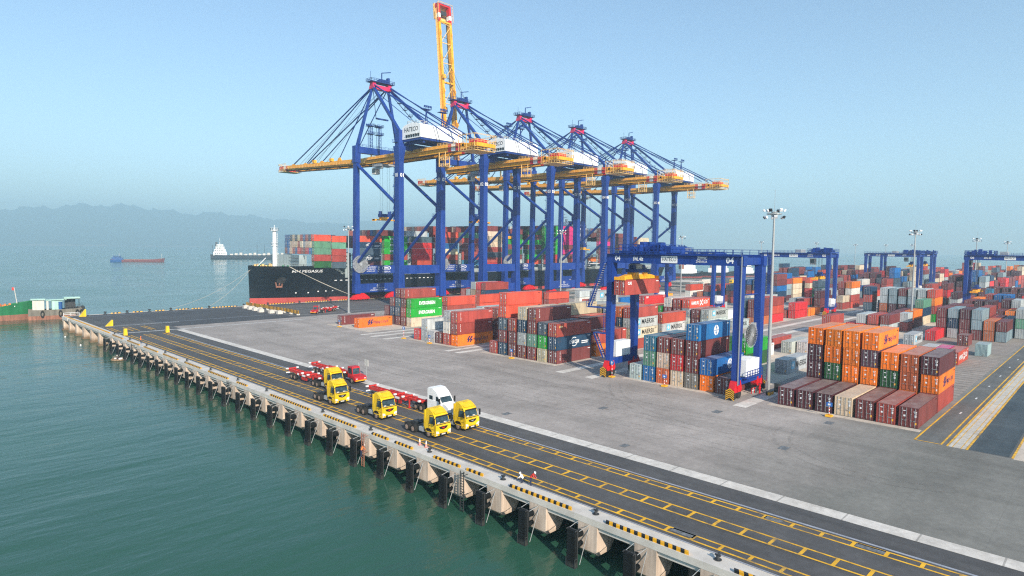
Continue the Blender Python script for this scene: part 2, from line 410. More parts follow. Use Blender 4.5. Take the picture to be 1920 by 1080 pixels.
ground_mat('trench_slabs', (0.52, 0.48, 0.42), (0.64, 0.6, 0.53), coarse=0.2, joints=(1.0, 30, 0.07), jdark=0.8)
ground_mat('sand', (0.55, 0.47, 0.38), (0.68, 0.6, 0.5), coarse=0.01, stretch=(1, 3, 1))

def sheet(name, m, x0, x1, y0, y1, z):
    mb = MB().add([(x0, y0, z), (x1, y0, z), (x1, y1, z), (x0, y1, z)], [(0, 1, 2, 3)])
    return structure(mb.build(name, m))
mb = MB()
mb.prism([(64.7, -260), (END_U, -260), (END_U, 249), (64.7, 249)], 'z', -5.6, 0.0); structure(mb.build('ground', 'yard_paving'))
sheet('ship_apron', 'ship_apron_asphalt', 64.7, END_U, 206, 249.0, 0.006)
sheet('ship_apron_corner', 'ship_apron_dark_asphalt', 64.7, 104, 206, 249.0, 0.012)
sheet('yard_road', 'lane_asphalt', 97, END_U, 9.2, 19.4, 0.005)
sheet('yard_road_wet_edge', 'wet_asphalt', 97.3, END_U, 9.4, 13.6, 0.010)
sheet('cable_trench', 'trench_slabs', 97, 420, 13.8, 15.6, 0.015)
sheet('cable_trench_far', 'pad_concrete', 96.6, 420, 6.9, 8.9, 0.013)
sheet('stack_ground', 'stack_gravel', 129, 330, 20.2, 42, 0.006)
sheet('sand_ground', 'sand', 430, END_U - 2, -250, 30, 0.008)
def kerb(name, x0, x1, y0, y1, m='kerb_concrete', h=0.12):
    return structure(MB().box(x0, x1, y0, y1, 0.002, h).build(name, m))
kerb('kerb', 62.8, 64.7, -60, 197.4, h=0.016)
for y0, y1 in ((19.8, 41.0), (47.6, 69.2), (86.4, 109.6), (118.6, 138.6), (157.4, 181.0)):
    kerb('stack_kerb', 101.7, 103.0, y0, y1, 'pad_concrete', 0.06)
sheet('stack_pad', 'pad_concrete', 103, 330, 46.6, 69.4, 0.006)
sheet('stack_pad', 'pad_concrete', 103, 330, 86.2, 109.6, 0.006)
sheet('stack_pad', 'pad_concrete', 103, 330, 118.4, 138.8, 0.006)
sheet('stack_pad', 'pad_concrete', 103, 330, 157.2, 181, 0.006)
for y, w in ((73.8, 2.0), (81.1, 2.0), (43.6, 2.2), (112.6, 1.8), (116.4, 1.6), (142.6, 1.7), (148.8, 1.7), (153.6, 1.6)):
    sheet('crane_runway', 'kerb_concrete', 97, 330, y - w / 2, y + w / 2, 0.009)

def make_markings():
    mk('line_yellow', (0.88, 0.46, 0.02), 0.7, var=0.22, scale=0.7, stretch=(1, 1, 1))
    mk('line_white', (0.66, 0.66, 0.65), 0.7, var=0.25, scale=0.7, stretch=(1, 1, 1))
    for key in ('line_yellow', 'line_white'):      # paint worn through by tyres
        nt = M[key].node_tree; b = nt.nodes['Principled BSDF']; src = b.inputs['Base Color'].links[0].from_socket
        w = noise(nt, 0.9, 8, stretch=(1, 1, 1), rough=0.8); w2 = noise(nt, 0.12, 3, stretch=(1, 1, 1))
        f = nt.nodes.new('ShaderNodeMath'); f.operation = 'MULTIPLY_ADD'; nt.links.new(w2.outputs['Fac'], f.inputs[0]); f.inputs[1].default_value = 0.5; nt.links.new(w.outputs['Fac'], f.inputs[2])
        nt.links.new(mix(nt, ramp(nt, f.outputs[0], 0.74, (0, 0, 0), 0.9, (0.75,) * 3).outputs[0], src, (0.12, 0.11, 0.1)), b.inputs['Base Color'])
    mk('rail_steel', (0.5, 0.49, 0.52), 0.4, 0.4)
    z = 0.02
    y = MB()
    def strip(mb, x0, x1, y0, y1): mb.add([(x0, y0, z), (x1, y0, z), (x1, y1, z), (x0, y1, z)], [(0, 1, 2, 3)])
    for xa, xb, ext in ((48.95, 49.95, 206), (53.0, 54.55, 206), (57.75, 58.75, 206)):
        strip(y, xa - 0.11, xa + 0.11, -40, 193); strip(y, xb - 0.11, xb + 0.11, -40, 193)
        strip(y, xa - 0.11, xa + 0.11, 202, 213); strip(y, xb - 0.11, xb + 0.11, 202, 213)
        v = -38.0
        while v < 213:
            if v < 193 or v > 202: strip(y, xa + 0.11, xb - 0.11, v, v + 0.3)
            v += 2.55
    strip(y, 97.2, 330, 19.28, 19.5); strip(y, 97.4, 330, 16.3, 16.52); strip(y, 97.2, 97.4, 16.3, 19.4)
    for a, b in ((15.62, 15.86), (13.5, 13.76), (15.1, 15.2), (14.2, 14.3), (8.9, 9.15), (6.6, 6.85)): strip(y, 97, 420, a, b)
    structure(y.build('road_markings', 'line_yellow'))
    w = MB()
    strip(w, 48, 104, 198.2, 199.1); strip(w, 104, 330, 205.2, 205.6); strip(w, 104, 330, 197.8, 198.3)
    strip(w, 104.5, 330, 212, 212.3); strip(w, 48, 70, 217.0, 217.5)
    strip(w, 104, 330, 226, 226.2); strip(w, 104, 330, 233, 233.2); strip(w, 104, 330, 240, 240.2)
    for a in range(6): strip(w, 118 + a * 14, 119.6 + a * 14, 17.6, 17.85)
    structure(w.build('road_line', 'line_white'))
    s = MB(); strip(s, 59.15, 59.45, -60, 193); strip(s, 48.2, 48.36, -60, 200)
    for v in (251, 219): strip(s, 52, 700, v - 0.16, v + 0.16); 
    structure(s.build('crane_rail_track', 'rail_steel'))
    # drains and covers in the paving
    d = MB()
    for x, yy, w_, h_, k in ((66.8, 66, 1.5, 1.0, 0), (80.3, 58, 1.6, 1.0, 1), (66.8, 44.8, 1.3, 0.9, 0), (80.7, 30.2, 1.6, 1.1, 1), (91.4, 44.5, 1.8, 1.2, 0), (97.5, 30.2, 1.7, 1.1, 1), (58.4, 14.4, 0.8, 2.2, 1), (49.7, 27, 0.8, 2.2, 1), (58.3, 22.5, .8, 1.6, 1)):
        strip(d, x - w_ / 2, x + w_ / 2, yy - h_ / 2, yy + h_ / 2)
    mk('drain_cover', (0.16, 0.17, 0.18), 0.7, var=0.5, scale=3); structure(d.build('path_covers', 'drain_cover'))
make_markings()

def make_tyre_marks():
    """faint rubber arcs where trucks turn on the open paving"""
    m, nt, b, N, L = new_mat('tyre_rubber_trace')
    n = noise(nt, 0.5, 6, stretch=(1, 1, 1), rough=0.7); r = ramp(nt, n.outputs['Fac'], 0.35, (0, 0, 0), 0.75, (0.17,) * 3)
    b.inputs['Base Color'].default_value = (0.09, 0.085, 0.085, 1); b.inputs['Roughness'].default_value = 0.9
    L.new(r.outputs[0], b.inputs['Alpha']); M['tyre_rubber_trace'] = m
    rnd = random.Random(14); mb = MB()
    def arc_pair(cx, cy, rad, a0, a1, w=0.45):
        for rr in (rad, rad + 1.9):
            k = 22; vs = []
            for i in range(k + 1):
                a = radians(a0 + (a1 - a0) * i / k)
                for q in (rr, rr + w): vs.append((cx + q * cos(a), cy + q * sin(a), 0.0125 + 0.0001 * rnd.random()))
            mb.add(vs, [(2 * i, 2 * i + 1, 2 * i + 3, 2 * i + 2) for i in range(k)])
    for cx, cy, rad, a0, a1 in ((100, 104, 28, 165, 240), (96, 128, 22, 160, 268), (112, 40, 30, 120, 175), (80, 150, 40, -60, 10), (72, 60, 46, -20, 40), (98, 176, 17, 170, 275), (90, 20, 12, 90, 215), (76, 110, 60, 5, 40)):
        arc_pair(cx, cy, rad, a0, a1)
    for u in (74, 79.5, 86, 92):
        v0 = rnd.uniform(30, 60)
        for q in (0, 1.9): mb.add([(u + q, v0, .0128), (u + q + .4, v0, .0128), (u + q + 1.6, v0 + 95, .0128), (u + q + 1.2, v0 + 95, .0128)], [(0, 1, 2, 3)])
    structure(mb.build('tyre_marks', 'tyre_rubber_trace'))
make_tyre_marks()
# ------------------------------------------------------------------ the wharf on its piles
def make_wharf():
    root = empty('wharf', 'long concrete wharf on piles carrying the trucks above the water', 'wharf')
    ap = MB(); ap.prism([(48.4, -60), (64.7, -60), (64.7, 249), (48.4, 249)], 'z', -0.5, 0.0)
    ap.build('deck', 'asphalt', root)
    e = MB()       # edge beam, lower lip and front face
    e.box(46.2, 48.1, -60, 249, -0.62, 0.0); e.box(46.45, 48.4, -60, 249, -1.1, -0.63)
    e.box(48.1, 48.4, -60, 249, -0.6, -0.12); e.box(47.98, 48.1, -60, 200, 0, 0.05)
    e.build('edge_beam', 'concrete_pale', root)
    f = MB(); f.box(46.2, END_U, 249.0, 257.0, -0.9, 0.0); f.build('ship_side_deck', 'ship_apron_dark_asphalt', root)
    f2 = MB(); f2.box(46.2, END_U, 256.2, 257.15, -1.5, 0.05); f2.box(46.05, 46.7, 249, 257.15, -0.9, 0.07); f2.build('ship_side_beam', 'concrete_pale', root)
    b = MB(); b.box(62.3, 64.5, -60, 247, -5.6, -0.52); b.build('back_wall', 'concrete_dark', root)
    rnd = random.Random(5)
    n = 0
    v = 16.9
    while v < 200:
        c = MB()
        w = 1.1
        prof = [(46.22, -0.63), (49.2, -0.63), (49.2, -2.35), (48.3, -3.45), (46.5, -3.45), (46.22, -3.15)]
        c.prism(prof, 'y', v - 0.75 - w, v - 0.75 + w)
        c.build('corbel', 'concrete', root)
        p = MB(); p.tube((50.2, v - 3.3, -6), (50.2, v - 3.3, -1.2), 0.5, 12); p.box(49.5, 50.9, v - 4.1, v - 2.5, -1.35, -0.52)
        p.tube((55.5, v - 3.3, -6), (55.5, v - 3.3, -1.0), 0.5, 10)
        p.box(48.9, 62.2, v - 0.55, v + 0.55, -1.3, -0.52) 
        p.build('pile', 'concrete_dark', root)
        n += 1; v += 6.25
    for k, v in enumerate((210.8, 219.9, 229.2, 238.5, 247.9, 256.6)):
        c = MB(); c.prism([(46.25, -0.7), (49.0, -0.7), (49.0, -5.4), (46.25, -5.4)], 'y', v - 1.3, v + 0.4)
        c.box(45.9, 49.3, v - 1.6, v + 0.7, -5.4, -4.1); c.build('pier_wall', 'concrete', root)
    p = MB()
    for k in range(90):
        x = 52 + k * 8; p.tube((x, 256.4, -6), (x, 256.4, -1.4), 0.45, 8)
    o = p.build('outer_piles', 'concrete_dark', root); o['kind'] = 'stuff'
make_wharf()

def make_fenders():
    root = empty('fender', '', 'fender', (45.0, 0, 0), 0, 'rubber fenders along the near wharf')
    f = MB(); f.box(-0.32, -0.05, -0.5, 0.5, -4.5, -1.0)
    for k in range(6): f.box(-0.37, -0.32, -0.46, 0.46, -4.42 + k * 0.57, -3.92 + k * 0.57)
    f.box(-0.36, -0.3, -0.05, 0.05, -4.45, -1.05)
    f.build('panel', 'rubber', root)
    f = MB(); f.box(-0.05, 0.06, -0.54, 0.54, -4.55, -0.95)
    for z in (-4.5, -3.7, -1.0): f.box(-0.4, 0.0, 0.5, 0.54, z, z + 0.08); f.box(-0.4, 0, -0.54, -0.5, z, z + 0.08)
    for y in (-0.54, 0.48): f.box(-0.4, -0.36, y, y + 0.06, -4.55, -3.7)
    f.box(-0.4, -0.36, -0.54, 0.54, -4.56, -4.48)
    f.build('steel_frame', 'dark_steel', root)
    f = MB(); f.tube((0.05, 0, -1.7), (1.2, 0, -1.7), 0.26, 12, 0, 0.34); f.tube((0.05, -.1, -2.9), (1.2, -.1, -2.6), 0.22, 12); f.build('rubber_cone', 'rubber', root)
    f = MB(); f.tube((0.0, -0.8, -4.1), (1.2, -0.9, -1.0), 0.035, 6); f.tube((0, -0.7, -1.0), (1.3, -0.9, -0.7), 0.03, 6); f.tube((0, 0.5, -1.0), (1.3, 0.4, -0.7), 0.03, 6); f.build('chain', 'galvanised', root)
    v = 16.9; k = 0
    while v < 200:
        o = root if k == 0 else copy_tree(root)
        o.location = (45.05, v, 0)
        o['label'] = f'black rubber fender hanging on the wharf face, {ORD[k + 1]} from the near end of the row'
        k += 1; v += 6.25
make_fenders()

def striped(mb, x0, x1, y0, y1, z0, z1, step, axis, ma, mb_):
    """a bar cut into slanted yellow and black pieces"""
    n = max(2, round((y1 - y0) / step) if axis == 'y' else round((x1 - x0) / step))
    for k in range(n):
        m = ma if k % 2 == 0 else mb_
        if axis == 'y':
            a = y0 + (y1 - y0) * k / n; b = y0 + (y1 - y0) * (k + 1) / n; sl = (b - a) * 0.5
            mb.add([(x0, a, z0), (x1, a + sl, z0), (x1, b + sl, z0), (x0, b, z0), (x0, a, z1), (x1, a + sl, z1), (x1, b + sl, z1), (x0, b, z1)],
                   [(0, 3, 2, 1), (4, 5, 6, 7), (0, 1, 5, 4), (1, 2, 6, 5), (2, 3, 7, 6), (3, 0, 4, 7)], m)
        else:
            a = x0 + (x1 - x0) * k / n; b = x0 + (x1 - x0) * (k + 1) / n; sl = (b - a) * 0.5
            mb.add([(a, y0, z0), (b, y0, z0), (b + sl, y1, z0), (a + sl, y1, z0), (a, y0, z1), (b, y0, z1), (b + sl, y1, z1), (a + sl, y1, z1)],
                   [(0, 3, 2, 1), (4, 5, 6, 7), (0, 1, 5, 4), (1, 2, 6, 5), (2, 3, 7, 6), (3, 0, 4, 7)], m)

def make_kerbs():
    runs = [(12.4, 20.7), (24.6, 32.9), (36.9, 45.2), (49.3, 52.0), (53.1, 57.9), (62.0, 65.7), (67.2, 70.9), (74.9, 83.6), (87.7, 101.1), (110.2, 114.5), (118.5, 128.1), (132, 141.2), (145.4, 154.9), (158.7, 168.9), (172.5, 182.6), (186.6, 196.4)]
    for k, (a, b) in enumerate(runs):
        m = MB(); striped(m, 46.3, 46.62, a, b, 0.004, 0.24, 0.38, 'y', 0, 1)
        tag(m.build('kerb_block', ['warning_yellow', 'black_paint']), f'black and yellow striped kerb block on the near wharf edge, {ORD[k + 1]} from the near end', 'kerb block', 'striped kerb blocks on the near wharf')
    m = MB(); m.box(46.72, 46.95, 200.7, 256.4, 0.075, 0.28)
    tag(m.build('kerb_rail', 'warning_yellow'), 'long plain yellow kerb rail on the wharf edge towards the far corner', 'kerb rail')
    gaps = [(60.3, 63.2), (67.2, 70.2), (74.6, 77.5), (81.6, 86.2), (87.3, 91.2), (95, 104.5), (109, 116)] + [(118 + k * 16.0, 129 + k * 16.0) for k in range(9)]
    for k, (a, b) in enumerate(gaps):
        m = MB(); striped(m, a, b, 256.5, 256.85, 0.054, 0.34, 0.6, 'x', 0, 1)
        tag(m.build('kerb_block', ['warning_yellow', 'black_paint']), f'black and yellow striped kerb block on the ship quay edge, {ORD[k + 1]} from the wharf corner', 'kerb block', 'striped kerb blocks on the ship quay')
    # bollards
    def bollard():
        r = empty('bollard', '', 'bollard')
        m = MB(); m.tube((0, 0, 0), (0, 0, 0.06), 0.42, 12); m.build('base_plate', 'dark_steel', r)
        m = MB(); m.tube((0, 0, 0.06), (0, 0, 0.45), 0.2, 12, 0, 0.17); m.tube((-0.1, 0, 0.45), (0.42, 0, 0.55), 0.17, 10, 0, 0.13); m.tube((0, -0.3, 0.5), (0, 0.3, 0.5), 0.12, 8)
        m.build('head', 'dark_steel', r); r.scale = (.78, .78, .78); return r
    b0 = bollard(); first = True
    for k, v in enumerate((22.6, 34.8, 47.2, 59.9, 72.7, 85.6, 104.6, 116.5, 129.6, 142.8, 156.7, 170.3, 184.0, 198.3)):
        o = b0 if first else copy_tree(b0); first = False
        o.location = (47.35, v, 0); o['group'] = 'bollards on the near wharf'
        o['label'] = f'black mooring bollard on the near wharf edge, {ORD[k + 1]} from the near end'
    for k, x in enumerate((58.5, 65.3, 72.5, 79.7, 93.5, 107, 117, 131, 146, 161, 176)):
        o = copy_tree(b0); o.location = (x, 256.0, 0); o.rotation_euler = (0, 0, pi / 2); o.scale = (1.5, 1.5, 1.5); o['group'] = 'bollards on the ship quay'
        o['label'] = f'black mooring bollard on the ship quay edge, {ORD[k + 1]} from the wharf corner'
make_kerbs()

def make_quay_bits():
    # yellow crane stops
    st = [((48.7, 193.8), 'y', 'tall yellow crane stop at the end of the rail beside the wharf kerb'),
          ((58.9, 192.9), 'y', 'tall yellow crane stop at the rail end where the white lines meet'),
          ((51.5, 218.4), 'x', 'yellow triangular rail stop standing alone on the dark corner apron'),
          ((51.6, 251.8), 'x', 'yellow triangular rail stop at the outermost corner of the wharf')]
    for (x, y), ax, lab in st:
        r = empty('crane_stop', lab, 'crane stop', (x, y, 0), 0, 'yellow crane stops')
        m = MB(); h_ = 2.5 if y > 240 else 1.85
        if ax == 'x': m.prism([(-1.7, 0.05), (0.3, 0.05), (0.3, h_), (0.0, h_)], 'y', -0.35, 0.35)
        else: m.prism([(-0.3, 0.05), (0.6, 0.05), (0.5, h_), (-0.2, h_)], 'y', -0.4, 0.4)
        m.build('buffer', 'truck_yellow', r)
        m = MB().box(-1.9 if ax == 'x' else -0.5, 0.8, -0.5, 0.5, 0.03, 0.05); m.build('base_plate', 'dark_steel', r)
    # concrete blocks with striped boards across the apron
    bl = [(104.0, 247.2), (103.4, 241.6), (103.0, 236.2), (102.2, 229.6), (103.4, 223.6), (104.6, 219.6)]
    for k, (x, y) in enumerate(bl):
        m = MB(); m.prism([(-0.9, 0.012), (0.9, 0.012), (0.9, 1.1), (-0.9, 1.1)], 'y', -0.8, 0.8); m.box(-0.5, 0.5, -0.6, 0.6, 1.1, 1.3)
        tag(m.build('barrier_block', 'concrete_pale', None, (x, y, 0)), f'pale concrete barrier block beside the striped boards, {ORD[k + 1]} from the ship', 'barrier block', 'concrete blocks closing the apron')
    for k in range(7):
        y1 = 255.0 - k * 6.4; x = 107.6 + 0.25 * (k % 3)
        r = empty('striped_barrier', f'yellow and black striped barrier board across the apron, {ORD[k + 1]} from the ship', 'barrier', (x, y1 - 3, 0), 0, 'striped boards closing the apron')
        m = MB(); striped(m, -0.09, 0.09, -3, 3, 0.5, 1.7, 0.55, 'y', 0, 1); m.build('board', ['warning_yellow', 'black_paint'], r)
        m = MB(); m.box(-0.6, 0.6, -2.4, -2.2, 0.012, 0.5); m.box(-0.6, 0.6, 2.2, 2.4, 0.012, 0.5); m.build('stand', 'off_white', r)
    # quay ladders on the wharf face
    for v, lab, mm in ((71.85, 'rusty ladder down the wharf face beside a fender, below the foremost truck', 'rust'), (51.85, 'dark steel ladder with safety mesh down the wharf face below the short kerb gap', 'dark_steel'), (116.6, 'black ladder on the wharf face under the bollard beyond the trucks', 'dark_steel'), (175.6, 'black ladder on the wharf face above the fishing raft', 'dark_steel')):
        m = MB()
        for s in (-0.28, 0.28): m.box(45.5, 45.58, v + s - 0.04, v + s + 0.04, -4.4, 0.15)
        for k in range(15): m.box(45.51, 45.57, v - 0.28, v + 0.28, -4.3 + k * 0.3, -4.25 + k * 0.3)
        for z in (-0.3, -2.5): m.box(45.58, 46.22, v - 0.3, v - 0.24, z, z + 0.06); m.box(45.58, 46.22, v + 0.24, v + 0.3, z, z + 0.06)
        tag(m.build('ladder', mm), lab, 'ladder', 'ladders on the wharf face')
    # sign on a post behind the trucks
    r = empty('direction_sign', 'white twin panel sign on a thin post behind the red tractor', 'sign', (66.4, 103.4, 0))
    MB().tube((0, 0, 0), (0, 0, 3.2), 0.06, 8).build('post', 'galvanised', r)
    m = MB(); m.box(-0.05, 0.05, -0.02, 0.55, 2.1, 3.3); m.box(-0.05, 0.05, -0.6, -0.05, 2.1, 3.3); m.build('panel', 'off_white', r)
    # row-end signs
    for k, (x, y, lab) in enumerate(((101.4, 139.6, 'blue round arrow sign on a striped post at the row end by the red container'), (100.9, 71.0, 'blue round arrow sign on a striped post beside the near gantry crane wheels'), (101.2, 172.4, 'small blue row sign before the lone maroon container'), (101.2, 128.2, 'small blue row sign before the pale grey containers'), (101.2, 98.6, 'small blue row sign before the tall red container pair'), (101.2, 59.6, 'small blue row sign before the rust container under the crane'), (101.2, 31.4, 'small blue row sign before the white rusty container'))):
        r = empty('row_sign', lab, 'sign', (x, y, 0), 0, 'row signs at the stack fronts')
        big = k < 2
        m = MB(); h = 2.9 if big else 1.9
        for q in range(8): m.tube((0, 0, 0.01 + h * q / 8), (0, 0, 0.01 + h * (q + 1) / 8), 0.06, 8, q % 2)
        m.build('post', ['white_paint', 'signal_red'], r)
        m = MB()
        if big: m.tube((-0.1, 0, h), (-0.04, 0, h), 0.5, 16, 0); m.prism([(-0.08, h - 0.35), (0.08, h - 0.35), (0.08, h), (0.22, h), (0, h + 0.35), (-0.22, h), (-0.08, h)], 'x', -0.125, -0.105, 1)
        else: m.box(-0.09, -0.03, -0.42, 0.42, h - 0.3, h + 0.3, 0); m.box(-0.1, -0.091, -0.15, 0.2, h - 0.15, h + 0.12, 1)
        m.build('panel', ['sign_blue', 'white_paint'], r)
        m = MB(); m.prism([(-0.55, 0.062), (0.55, 0.062), (0.4, 0.3), (-0.4, 0.3)], 'y', -0.45, 0.45); m.build('foot', 'warning_yellow', r)
    # two pale pink cones at the wharf edge
    for k, (x, y, lab) in enumerate(((48.15, 62.9, 'pale pink traffic cone on the wharf edge nearer the front yellow tractor'), (48.15, 61.6, 'pale pink traffic cone on the wharf edge nearer the bollard'))):
        m = MB(); m.box(-0.22, 0.22, -0.22, 0.22, 0.0, 0.05, 0); m.tube((0, 0, 0.05), (0, 0, 0.45), 0.16, 10, 0, 0.1); m.tube((0, 0, 0.45), (0, 0, 0.85), 0.1, 10, 1, 0.03)
        mk('cone_pink', (0.75, 0.3, 0.25), 0.6) if 'cone_pink' not in M else None
        tag(m.build('traffic_cone', ['cone_pink', 'white_paint'], None, (x, y, 0)), lab, 'traffic cone', 'cones at the wharf edge')
    # railing at the wharf corner
    r = MB(); r.rail([(46.5, 256.6, 0.06), (50.6, 256.6, 0.06), (50.6, 253.8, 0.06)], 1.1, 1.4, 0.05)
    tag(r.build('corner_railing', 'white_paint'), 'white pipe railing at the outermost wharf corner', 'railing')
make_quay_bits()

def make_mast_corner():
    """gear round the foot of the nearest mast"""
    r = empty('fire_hydrant', 'red fire hydrant with valve wheels beside the nearest light mast', 'hydrant', (108.6, 45.2, 0.02))
    m = MB(); m.tube((0, 0, 0), (0, 0, 1.5), .16, 10); m.tube((-.35, 0, 1.0), (.35, 0, 1.0), .11, 8); m.tube((0, 0, 1.5), (0, 0, 1.7), .22, 10); m.build('body', 'signal_red', r)
    MB().tube((0, 0, 1.7), (0, 0, 1.74), .28, 12).build('valve_wheel', 'dark_steel', r)
    m = MB()
    for k in range(4): m.box(-.9 + k * .6, -.8 + k * .6, -.05, .05, 0, 1.0, k % 2)
    m.box(-.9, 1.0, -.03, .03, .9, 1.0, 0); m.box(-.9, 1.0, -.03, .03, .5, .58, 1)
    tag(m.build('guard_rail', ['signal_red', 'white_paint'], None, (108.0, 46.0, .02)), 'low red and white guard rail by the hydrant at the mast foot', 'guard rail')
    m = MB(); striped(m, -1.1, 1.1, -.35, .35, 0, .55, .35, 'y', 0, 1); m.box(-1.1, 1.1, -.3, .3, .55, .6, 1)
    tag(m.build('kerb_block', ['warning_yellow', 'black_paint'], None, (109.3, 43.6, .02)), 'low black and yellow guard block at the foot of the nearest mast', 'guard block')
    m = MB().box(-.5, .5, -.35, .35, 0, 1.5); m.box(-.55, .55, -.4, .4, 1.5, 1.56); m.box(-.52, -.5, -.3, .3, .15, 1.4)
    tag(m.build('control_cabinet', 'dark_steel', None, (112.3, 43.6, .02)), 'dark grey control cabinet standing beside the nearest mast', 'cabinet')
make_mast_corner()
# ------------------------------------------------------------------ shipping containers
CW, CH = 2.44, 2.9
PAINT = {  # code: (colour words, rgb)
 'M': ('maroon', (0.175, 0.038, 0.038)), 'V': ('dark wine', (0.085, 0.022, 0.03)), 'R': ('rust red', (0.36, 0.06, 0.045)), 'K': ('bright red', (0.6, 0.025, 0.03)),
 'S': ('salmon red', (0.56, 0.075, 0.04)), 'O': ('orange', (0.82, 0.2, 0.015)), 'U': ('rusty orange', (0.5, 0.14, 0.05)), 'P': ('plum brown', (0.11, 0.045, 0.06)), 'G': ('bright green', (0.01, 0.32, 0.025)),
 'F': ('dark green', (0.018, 0.1, 0.03)), 'E': ('sea green', (0.12, 0.3, 0.2)), 'N': ('navy blue', (0.012, 0.045, 0.1)), 'B': ('blue', (0.008, 0.12, 0.36)), 'T': ('slate blue', (0.06, 0.1, 0.14)), 'A': ('teal blue', (0.03, 0.19, 0.32)),
 'L': ('light grey', (0.42, 0.46, 0.47)), 'I': ('pale blue grey', (0.27, 0.36, 0.4)), 'W': ('white', (0.72, 0.71, 0.66)), 'C': ('cream', (0.62, 0.52, 0.38)), 'Y': ('taupe grey', (0.2, 0.18, 0.17)), 'D': ('tan', (0.4, 0.28, 0.18)), 'Z': ('magenta', (0.6, 0.015, 0.19))}
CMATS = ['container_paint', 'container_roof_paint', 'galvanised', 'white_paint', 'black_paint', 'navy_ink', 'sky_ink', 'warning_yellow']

def arc(mb, cx, z, r, a0, a1, w, y, m, n=10):
    vs = []
    for k in range(n + 1):
        a = radians(a0 + (a1 - a0) * k / n)
        for q in (r, r - w): vs.append((cx + q * cos(a), y, z + q * 0.85 * sin(a)))
    mb.add(vs, [(2 * k, 2 * k + 1, 2 * k + 3, 2 * k + 2) for k in range(n)], m)

